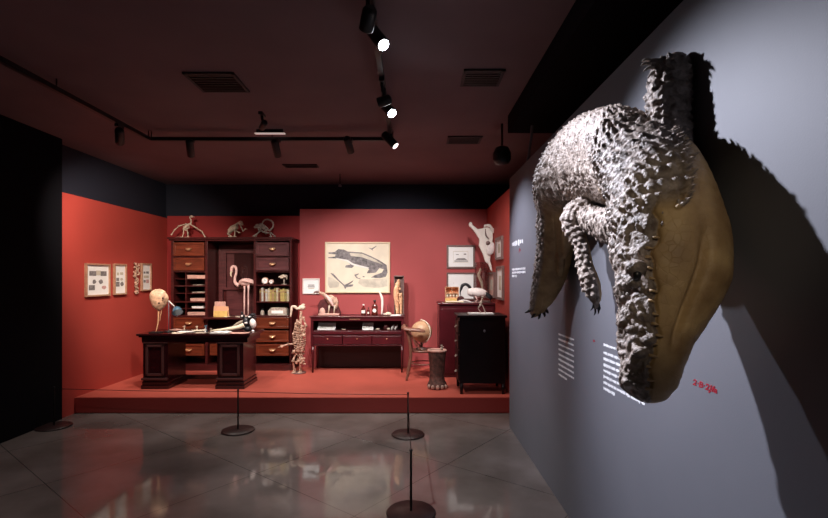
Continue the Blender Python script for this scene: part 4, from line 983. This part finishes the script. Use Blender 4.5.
# inside the vitrine
def ins(px, Y=7.62): return (px-CX)*Y/F
def card(x0, x1, z0, h, y0, y1, m, label, name, cat, art=None):
    t = thing(name, label, cat, ((x0+x1)/2, y0, z0)); b = NB()
    f = lambda u, v, w: (x0+u, y0+(y1-y0)*v-w*.9, z0+h*v+w*.3)
    prism(b, rc(0, x1-x0, 0, 1), f, 0, .008); obj('sheet', b, m, t)
    b = NB(); W = x1-x0
    for k in range(4): prism(b, rc(W*.12, W*(.85 if k < 3 else .5), .2+k*.17, .26+k*.17), f, .0085, .0095)
    obj('printed_lines', b, 'inkl', t)
card(ins(318), ins(335.5), zsh+.003, .11, 7.58, 7.68, 'paper', 'large white open sheet inside the left of the display table', 'display_sheet', 'paper')
card(ins(362.5), ins(373.5), zsh+.003, .11, 7.58, 7.66, 'paper', 'white printed card inside the middle of the display table', 'display_card', 'card')
def little(px, w, h, m, label, name, cat, Y=7.6):
    x = ins(px, Y); t = thing(name, label, cat, (x, Y, zsh+.001)); b = NB(); ell(b, (x, Y, zsh+h*.5+.001), (w/2, .02, h/2), 12); tube(b, [(x, Y, zsh+h*.5), (x+w*.6, Y-.01, zsh+h*.9)], [h*.2, h*.05], 8)
    tube(b, [(x-w*.4, Y, zsh+.002), (x+w*.4, Y, zsh+.002)], [.004, .004], 6); obj('body', b, m, t)
little(343.5, .07, .016, 'bone', 'tiny bone sliver inside the display table beside the big sheet', 'bone_sliver', 'bone')
little(377.5, .07, .025, 'bone', 'small bone inside the display table right of the printed card', 'small_bone', 'bone')
little(385.5, .07, .085, 'rock', 'dark reddish stone inside the right of the display table', 'stone', 'stone')
little(388.5, .05, .04, 'bone', 'tiny pale shell beside the dark stone in the display table', 'shell', 'shell', 7.57)
for k, px in enumerate((392.5, 396)):
    x = ins(px); t = thing('tooth_specimen', ('left' if k == 0 else 'right')+' of two slanting white teeth in the right of the display table', 'tooth', (x, 7.62, zsh)); b = NB(); stube(b, [(x-.02, 7.62, zsh+.002), (x, 7.62, zsh+.04), (x+.03, 7.62, zsh+.085)], [.015, .02, .006], 8); obj('enamel', b, 'white', t)
# on the table
YT = 7.7
def pt(px, py, dy=0): return at(px, py, YT+dy)
t = thing('bird_specimen', 'hunched brown and white bird of prey on a red stone atop the display table', 'bird specimen', (pt(329, 0).x, YT, tz))
b = NB(); pr = [(318.5, 316), (318.3, 305), (320.5, 301), (324, 299.5), (328, 302), (331, 307), (334, 304), (338, 307), (340.5, 313), (340.3, 316)]
o_ = pt(318.3, 316); ptsr = [((x-318.3)*YT/F, (316-y)*YT/F) for x, y in pr]
prism(b, ptsr, lambda u, v, w: (o_.x+u, YT+.06-w, tz+.001+v), 0, .10); obj('rock_base', b, 'rock', t, bevel=.012)
b = NB(); box(b, pt(319, 0).x, pt(340, 0).x, YT-.09, YT+.05, tz+.001, tz+.035); ell(b, (pt(323, 0).x, YT-.06, tz+.06), (.05, .03, .07), 12); obj('plinth', b, 'pinkbox', t, bevel=.01)
b = NB(); stube(b, [pt(319, 292.5, -.04), pt(322.5, 293.5, -.05), pt(326, 296.5, -.06), pt(329, 299.5, -.06)], [.02, .026, .035, .05], 12)
ell(b, pt(331.5, 300.5, -.06), (.075, .055, .10), 16, rot=Matrix.Rotation(-.5, 3, 'Y'))
stube(b, [pt(334, 298, -.06), pt(336.5, 303, -.06), pt(336, 309, -.06)], [.04, .035, .008], 10); obj('body', b, 'bonebr', t)
b = NB(); ell(b, pt(317.3, 292, -.04), (.035, .022, .022), 12); stube(b, [pt(315.5, 292, -.04), pt(314.2, 292.5, -.04), pt(314.2, 294, -.04)], [.014, .010, .002], 8); obj('head', b, 'brframe', t)
for px in (329.5, 335):
    b = NB(); a = pt(px, 305, -.06); c = Vector((pt(px-.5, 0).x, YT-.06, tz+.035)); tube(b, [a, a.lerp(c, .5), c], [.02, .010, .008], 8)
    for k in (-1, 0, 1): tube(b, [c, c+Vector((-.03, k*.015, -.003))], [.006, .003], 6)
    obj('leg', b, 'bone', t)
b = NB(); stube(b, [pt(325.5, 294.5, -.10), pt(330, 300, -.12), pt(333.5, 306.5, -.11)], [.012, .035, .006], 10, flat=.4); obj('wing', b, 'pink', t)
def bottle(px, r_, h, label, m='amber', stopper='iron', round_label=True, Y=YT-.03):
    x = (px-CX)*Y/F; t = thing('bottle', label, 'bottle', (x, Y, tz), 'specimen bottles on the display table')
    b = NB(); lathe(b, [(r_*.9, 0), (r_, .008), (r_, h*.58), (r_*.75, h*.68), (r_*.32, h*.76), (r_*.32, h*.88), (r_*.42, h*.89)], (x, Y, tz+.001), 20); obj('body', b, m, t)
    b = NB(); lathe(b, [(r_*.3, h*.891), (r_*.45, h*.92), (r_*.4, h), (r_*.1, h*1.02)], (x, Y, tz+.001), 16); obj('stopper', b, stopper, t)
    b = NB(); z = tz+h*.33
    tube(b, [(x-.0, Y-r_-.001, z), (x, Y-r_+.004, z)], [r_*.62, r_*.62], 20) if round_label else box(b, x-r_*.7, x+r_*.7, Y-r_-.001, Y-r_+.02, z-.02, z+.03)
    obj('label', b, 'label', t)
bottle(363.5, .042, .18, 'squat bottle with a pale top at the left of the bottle group', stopper='white', round_label=False)
bottle(368.4, .026, .13, 'smallest bottle between the two larger ones', stopper='iron')
bottle(374.7, .050, .25, 'tallest dark bottle with a round white label')
bottle(383.9, .014, .08, 'tiny dark vial at the foot of the white tusk', round_label=True)
t = thing('tusk', 'tall white curved tusk standing on the display table', 'tusk', (pt(381, 0).x, YT, tz))
b = NB(); stube(b, [(pt(381.7, 0).x, YT, tz+.012), pt(382.3, 305), pt(382, 298), pt(379.3, 291.5)], [.012, .020, .022, .012], 12); obj('ivory', b, 'hide', t)
b = NB(); lathe(b, [(.035, 0), (.035, .012), (.015, .016)], (pt(381.7, 0).x, YT, tz), 18); obj('foot', b, 'wine', t)
t = thing('small_skull', 'small white skull with a dark quill between tusk and tall carving', 'skull', (pt(388.5, 0).x, YT-.05, tz))
b = NB(); c = Vector((pt(388.5, 0).x, YT-.05, tz+.03)); ell(b, c, (.05, .035, .03), 14); ell(b, c+Vector((-.045, -.01, -.008)), (.03, .022, .018), 10); obj('cranium', b, 'bone', t)
b = NB(); tube(b, [c+Vector((0, .02, .02)), c+Vector((-.02, .03, .14))], [.008, .003], 6); obj('quill', b, 'rock', t)
b = NB(); box(b, pt(391, 0).x, pt(401, 0).x, YT-.14, YT-.06, tz+.001, tz+.02); tag(obj('paper_slab', b, 'paper', origin=(pt(396, 0).x, YT-.1, tz), bevel=.004), 'flat white slab at the foot of the tall carving', 'slab')
# tall carving in an open case
t = thing('carved_relief', 'tall narrow dark case holding an orange carved figure, right end of the display table', 'sculpture', (pt(398.5, 0).x, YT+.05, tz))
a = pt(394, 0).x; c = pt(404, 0).x; zt = pt(0, 275.5).z
b = NB(); box(b, a, c, YT+.07, YT+.085, tz+.001, zt); box(b, a, a+.012, YT, YT+.07, tz+.001, zt); box(b, c-.018, c, YT, YT+.07, tz+.001, zt); box(b, a, c, YT, YT+.07, zt-.02, zt); box(b, a, c, YT, YT+.07, tz+.001, tz+.02)
obj('case', b, 'brframe', t, bevel=.003)
b = NB(); ys = YT+.02; q = lambda px, py: at(px, py, ys)
stube(b, [q(397.7, 314.3), q(397, 305), q(396.2, 296), q(396.6, 290), q(398, 284), q(399, 279.5)], [.03, .04, .05, .06, .045, .018], 14, flat=.6)
stube(b, [q(401, 314.3), q(401, 302), q(400.5, 293)], [.022, .03, .035], 12, flat=.6)
stube(b, [q(394.6, 300), q(394.3, 293), q(396, 287)], [.01, .02, .03], 10, flat=.6)
for k in range(9): ell(b, q(396+(k % 3)*2, 284+k*2.4)+Vector((0, -.028, 0)), (.016, .012, .022), 8)
obj('figure', b, 'fossil', t)

# ============================================================ CHAIR, GLOBE, ELEPHANT FOOT
ch = thing('bentwood_chair', 'brown bentwood chair facing right with a globe on its seat', 'chair', (.15, 7.15, PZ))
sz = .63
b = NB(); lathe(b, [(.20, -.03), (.215, -.02), (.215, -.004), (.20, 0)], (.17, 7.18, sz), 32); obj('seat', b, 'bent', ch)
# rear legs continue up into the back posts (back faces -X)
for yy, s_ in ((6.96, -1), (7.40, 1)):
    b = NB(); stube(b, [(-.08, yy-.02*s_*-1, PZ), (-.03, yy, PZ+.25), (-.02, yy+.01, sz), (-.05, yy, .84), (-.10, yy, .98)], [.018, .021, .023, .022, .020], 10); obj('leg', b, 'bent', ch)
    b = NB(); stube(b, [(.36, yy+.02, PZ), (.33, yy+.03, .4), (.30, yy+.05*-s_, sz-.02)], [.017, .02, .022], 10); obj('leg', b, 'bent', ch)
b = NB(); stube(b, [(-.09, 6.93, .965), (-.125, 7.05, .975), (-.135, 7.18, .98), (-.125, 7.31, .975), (-.09, 7.43, .965)], [.022, .04, .045, .04, .022], 12, flat=.4)
obj('back_rest', b, 'bent', ch)
b = NB(); stube(b, [(-.0, 7.02, sz), (-.03, 7.04, .76), (-.06, 7.10, .88), (-.07, 7.18, .91), (-.06, 7.26, .88), (-.03, 7.32, .76), (-.0, 7.34, sz)], .011, 8)
obj('back_hoop', b, 'bent', ch)
b = NB(); stube(b, [(-.09, 6.96, .93), (0, 6.965, .84), (.06, 6.97, .72), (.14, 6.99, .64)], .011, 8); stube(b, [(-.09, 7.40, .93), (0, 7.40, .84), (.06, 7.39, .72), (.14, 7.37, .64)], .011, 8); obj('arm_brace', b, 'bent', ch)
b = NB(); stube(b, [(-.12, 6.94, .965), (-.02, 6.915, .955), (.10, 6.905, .945), (.19, 6.92, .93)], [.03, .034, .036, .022], 12, flat=.55); obj('arm_rest', b, 'bent', ch)
b = NB(); pts_ = [(.17+.18*math.cos(a), 7.18+.18*math.sin(a), .42) for a in np.linspace(0, 2*math.pi, 25)]; tube(b, pts_, .009, 8); obj('stretcher', b, 'bent', ch)
gx, gy, gz = .145, 7.16, .90
t = thing('globe', 'faded tan globe with a pale meridian ring standing on the bentwood chair', 'globe', (gx, gy, sz))
b = NB(); lathe(b, [(.085, .001), (.085, .014), (.03, .03), (.016, .05), (.022, .07), (.014, .10)], (gx, gy, sz), 24); obj('foot', b, 'brframe', t)
b = NB(); ell(b, (gx, gy, gz), .160, 32); obj('sphere', b, 'globe', t)
b = NB(); pts_ = [(gx+0.174*math.cos(a)*.75, gy-0.174*math.cos(a)*.66, gz+0.174*math.sin(a)) for a in np.linspace(-1.7, 1.7, 26)]; tube(b, pts_, .009, 8); tube(b, [pts_[0], (gx, gy, sz+.10)], .01, 8); obj('meridian_ring', b, 'bone', t)
ex, ey = .345, 6.46
t = thing('elephant_foot_stool', 'wrinkled brown elephant foot stool with pale toenails beside the chair', 'stool', (ex, ey, PZ))
b = NB(); n = 40; prof = [(.10, 0), (.128, .01), (.135, .04), (.125, .08), (.105, .11), (.10, .17), (.105, .30), (.114, .43), (.124, .505), (.118, .52), (.02, .515)]
rings = []; rr = random.Random(2)
for i, (r_, z) in enumerate(prof):
    rings.append([b.verts.new((ex+r_*math.cos(2*math.pi*k/n)*(1+.03*math.sin(k*3+i)), ey+r_*math.sin(2*math.pi*k/n)*(1+.03*math.cos(k*2+i*1.7)), PZ+z)) for k in range(n)])
for a, c in zip(rings, rings[1:]):
    for k in range(n): b.faces.new((a[k], a[(k+1) % n], c[(k+1) % n], c[k])).smooth = True
b.faces.new(rings[0][::-1]); b.faces.new(rings[-1]); obj('foot', b, 'hideb', t)
for k in range(5):
    a = -math.pi/2+(k-2)*.5; b = NB(); ell(b, (ex+.132*math.cos(a), ey+.132*math.sin(a), PZ+.036), (.026, .02, .032), 12); obj('toenail', b, 'hoof', t)
b = NB(); lathe(b, [(.126, .505), (.134, .515), (.130, .53), (.112, .532), (.112, .518), (.05, .518)], (ex, ey, PZ), 32); obj('rim', b, 'pinkbox', t)
b = NB(); ell(b, (ex+.06, ey-.02, PZ+.545), (.02, .02, .024), 10); ell(b, (ex+.06, ey-.02, PZ+.585), (.013, .013, .014), 10); ell(b, (ex+.085, ey-.02, PZ+.57), (.012, .008, .008), 8); tag(obj('small_figurine', b, 'bonegrey', origin=(ex+.06, ey, PZ+.48)), 'tiny pale figurine standing on the elephant foot stool', 'figurine')

# ============================================================ RIGHT CABINETS
ax0, ax1, ay0, ay1, az = .405, 1.262, 7.16, 7.72, 1.335
t = thing('wine_red_cabinet', 'plain wine red cabinet behind the black one, carrying the ibis', 'cabinet', ((ax0+ax1)/2, 7.45, PZ))
bx('body', 'wine', t, ax0+.01, ax1, ay0+.01, ay1, PZ+.001, az-.03, .004); bx('top_board', 'wine', t, ax0-.005, ax1+.003, ay0-.01, ay1+.005, az-.03, az, .004)
b = NB(); box(b, ax0+.05, ax0+.40, ay0-.002, ay0+.01, PZ+.06, az-.09); box(b, ax0+.42, ax1-.04, ay0-.002, ay0+.01, PZ+.06, az-.09); obj('door', b, 'wine', t, bevel=.003)
bx0, bx1, by0, by1, bz = .60, 1.225, 6.1, 6.62, 1.228
bl = thing('black_cabinet', 'tall black lacquered cabinet on short legs at the right end of the platform', 'cabinet', ((bx0+bx1)/2, 6.36, PZ))
bx('body', 'blackwood', bl, bx0+.02, bx1-.01, by0+.01, by1, PZ+.14, bz-.03, .004); bx('top_board', 'blackwood', bl, bx0-.01, bx1+.01, by0-.01, by1+.01, bz-.03, bz, .006)
for x in (bx0+.045, bx1-.035):
    for y in (by0+.035, by1-.03):
        b = NB(); tube(b, [(x, y, PZ+.14), (x, y, PZ)], [.026, .018], 12); obj('leg', b, 'blackwood', bl)
b = NB(); ell(b, ((484.5-CX)*6.1/F, by0+.006, at(0, 331, 6.1).z), (.014, .008, .022), 12); obj('keyhole', b, 'conduit', bl)
zs = [(1.16, .98), (.97, .78), (.77, .58), (.57, .37)]
for z1, z0 in zs:
    b = NB(); box(b, bx0+.004, bx0+.02, by0+.04, by1-.03, z0, z1-.008); d_ = obj('drawer', b, 'blackwood', bl, bevel=.003)
    b = NB(); zc = (z0+z1)/2
    stube(b, [(bx0, 6.26, zc+.012), (bx0-.018, 6.27, zc-.006), (bx0-.022, 6.30, zc-.012), (bx0-.018, 6.33, zc-.006), (bx0, 6.34, zc+.012)], [.004, .006, .007, .006, .004], 8); obj('handle', b, 'bonegrey', d_)
# bone mount on the black cabinet
x = (481-CX)*6.3/F
t = thing('small_skeleton', 'small grey skeleton on a flat white board atop the black cabinet', 'skeleton', (x, 6.3, bz))
b = NB(); box(b, x-.17, x+.16, 6.22, 6.38, bz+.0005, bz+.02); obj('board', b, 'paper', t, bevel=.004)
b = NB(); c = Vector((x, 6.3, bz+.02)); tube(b, [c, c+Vector((-.04, 0, .06)), c+Vector((-.005, 0, .13))], [.008, .006, .007], 7); tube(b, [c+Vector((.06, 0, 0)), c+Vector((.035, 0, .06)), c+Vector((0, 0, .14)), c+Vector((.02, 0, .20))], [.008, .007, .008, .005], 7)
ell(b, c+Vector((.022, 0, .21)), (.02, .014, .014), 10); ell(b, c+Vector((0, 0, .13)), (.02, .016, .028), 10)
for k in range(4): tube(b, [c+Vector((.0, 0, .10+k*.012)), c+Vector((-.03+k*.01, -.03, .07+k*.012))], .004, 5)
obj('bones', b, 'bonegrey', t)
# sacred ibis on the red cabinet
Yi = 7.22
def pi_(px, py, dy=0): return at(px, py, Yi+dy)
t = thing('ibis', 'white mounted ibis with bent black neck and bill on the wine red cabinet', 'bird specimen', (pi_(478, 0).x, Yi, az))
b = NB(); ell(b, pi_(478, 292.8), (.15, .085, .075), 20, rot=Matrix.Rotation(.12, 3, 'Y')); ell(b, pi_(471.5, 292), (.07, .06, .07), 14); stube(b, [pi_(482, 293), pi_(487, 296), pi_(490, 298.5)], [.06, .04, .012], 10); obj('body', b, 'white', t)
b = NB(); stube(b, [pi_(471, 291), pi_(469.5, 287), pi_(466, 284.3), pi_(462.5, 285.5), pi_(461.3, 288.5), pi_(460.3, 292), pi_(460.7, 296)], [.03, .024, .022, .026, .020, .010, .004], 12); obj('neck', b, 'blackf', t, label='black bare neck and curved bill')
b = NB()
for k in range(6): stube(b, [pi_(485, 292+k*.6, -.04), pi_(490, 295+k*.7, -.05), pi_(492.5-k*.5, 298+k*.6, -.04)], [.010, .014, .003], 7)
obj('tail_plume', b, 'blackf', t, label='black tail plumes')
for px, dy in ((475.5, -.04), (480, .03)):
    b = NB(); a = pi_(px, 296, dy); c = Vector((pi_(px+1.5, 0).x, Yi+dy, az+.05)); e = Vector((pi_(px-1, 0).x, Yi+dy, az+.006)); tube(b, [a, c, e], [.016, .009, .007], 8)
    for k in (-1, 0, 1): tube(b, [e, e+Vector((-.05, k*.025, -.001))], [.006, .003], 6)
    obj('leg', b, 'pink', t)
# orange compartment box
x0, x1 = pi_(446.2, 0).x, pi_(460, 0).x; zt = pi_(0, 287).z
t = thing('specimen_box', 'open orange wooden box with pale eggs in compartments beside the ibis', 'box', ((x0+x1)/2, 7.45, az))
b = NB(); y0, y1 = 7.40, 7.50; h = zt-az
for q in ((x0, x1, az+.001, az+.075), (x0, x1, zt-.008, zt), (x0, x0+.008, az+.001, zt), (x1-.008, x1, az+.001, zt), ((x0+x1)/2-.003, (x0+x1)/2+.003, az+.075, zt), (x0, x1, az+.135, az+.141)): box(b, q[0], q[1], y0, y1, q[2], q[3])
box(b, x0, x1, y1, y1+.006, az+.001, zt); obj('tray', b, 'fossil', t)
b = NB(); box(b, x0-.003, x1+.003, y0-.014, y0-.001, az+.001, az+.06); obj('front_board', b, 'yellow', t)
for k in range(4):
    xe = x0+.032+k*.051; b = NB(); ell(b, (xe, y0+.03, az+.075+.024), (.018, .018, .024), 12)
    tag(obj('egg', b, 'cream', origin=(xe, y0+.03, az+.075)), ['leftmost', 'second from left', 'third from left', 'rightmost'][k]+' pale egg in the orange compartment box', 'egg', 'eggs in the orange box')
# long bones and papers on the cabinet edge
def lb(pts_, rs_, m, label, name='long_bone', cat='bone'):
    b = NB(); stube(b, pts_, rs_, 8); ell(b, pts_[0], rs_[0]*1.3, 8); ell(b, pts_[-1], rs_[-1]*1.3, 8); tag(obj(name, b, m, origin=pts_[0]), label, cat)
lb([(.53, 7.22, az+.016), (.65, 7.23, az+.018), (.78, 7.20, az+.014)], [.011, .012, .010], 'hornb', 'tan long bone lying at the left edge of the wine red cabinet')
lb([(.70, 7.26, az+.014), (.80, 7.27, az+.035), (.90, 7.22, az+.014)], [.010, .014, .008], 'white', 'white curved bone lying under the ibis bill')
b = NB(); stube(b, [(.72, 7.34, az+.02), (.74, 7.34, az+.06), (.78, 7.34, az+.06), (.80, 7.34, az+.02)], [.02, .035, .035, .02], 10); tag(obj('dark_stone', b, 'rock', origin=(.76, 7.34, az)), 'dark stone lump under the ibis neck', 'stone')
# glass dome with figure
x0, x1 = at(475.5, 0, 7.6).x, at(488.5, 0, 7.6).x; xc = (x0+x1)/2; zt = at(0, 262.5, 7.6).z
t = thing('glass_dome', 'clear glass case holding a pale curved figure behind the ibis', 'display case', (xc, 7.6, az))
b = NB(); R_ = (x1-x0)/2
for q in ((x0, x0+.005, 7.5, 7.7), (x1-.005, x1, 7.5, 7.7), (x0+.005, x1-.005, 7.5, 7.505), (x0+.005, x1-.005, 7.695, 7.7)): box(b, q[0], q[1], q[2], q[3], az+.021, zt)
box(b, x0, x1, 7.5, 7.7, zt, zt+.005); obj('cover', b, 'domeglass', t)
b = NB(); box(b, x0-.008, x1+.008, 7.49, 7.706, az+.001, az+.02); obj('base', b, 'brframe', t, bevel=.004)
q = lambda px, py: at(px, py, 7.6)
t2 = thing('curved_figure', 'pale orange curved bone figure standing inside the glass case', 'figurine', (xc, 7.6, az+.02))
b = NB(); stube(b, [(q(482.5, 0).x, 7.6, az+.022), q(482, 286), q(480, 279), q(478.6, 275), q(480.5, 270), q(480.2, 268)], [.02, .022, .032, .03, .022, .008], 10, flat=.7); obj('bone', b, 'hornb', t2)

# ============================================================ world, camera, view
w = bpy.data.worlds.new('room_air'); sc.world = w; w.use_nodes = True
w.node_tree.nodes['Background'].inputs[0].default_value = (.5, .45, .6, 1); w.node_tree.nodes['Background'].inputs[1].default_value = .05
cd = bpy.data.cameras.new('camera'); cam = bpy.data.objects.new('camera', cd); C.objects.link(cam)
cam.location = (0, 0, EYE); cam.rotation_euler = (math.radians(90), 0, 0)
cd.sensor_width = 36; cd.sensor_fit = 'HORIZONTAL'; cd.lens = F/828*36; cd.shift_x = (414-CX)/828; cd.shift_y = (CY-259)/828
cd.clip_start = .05
sc.camera = cam
sc.view_settings.view_transform = 'Standard'; sc.view_settings.look = 'None'; sc.view_settings.gamma = 1; sc.view_settings.exposure = 0; sc.view_settings.use_curve_mapping = False
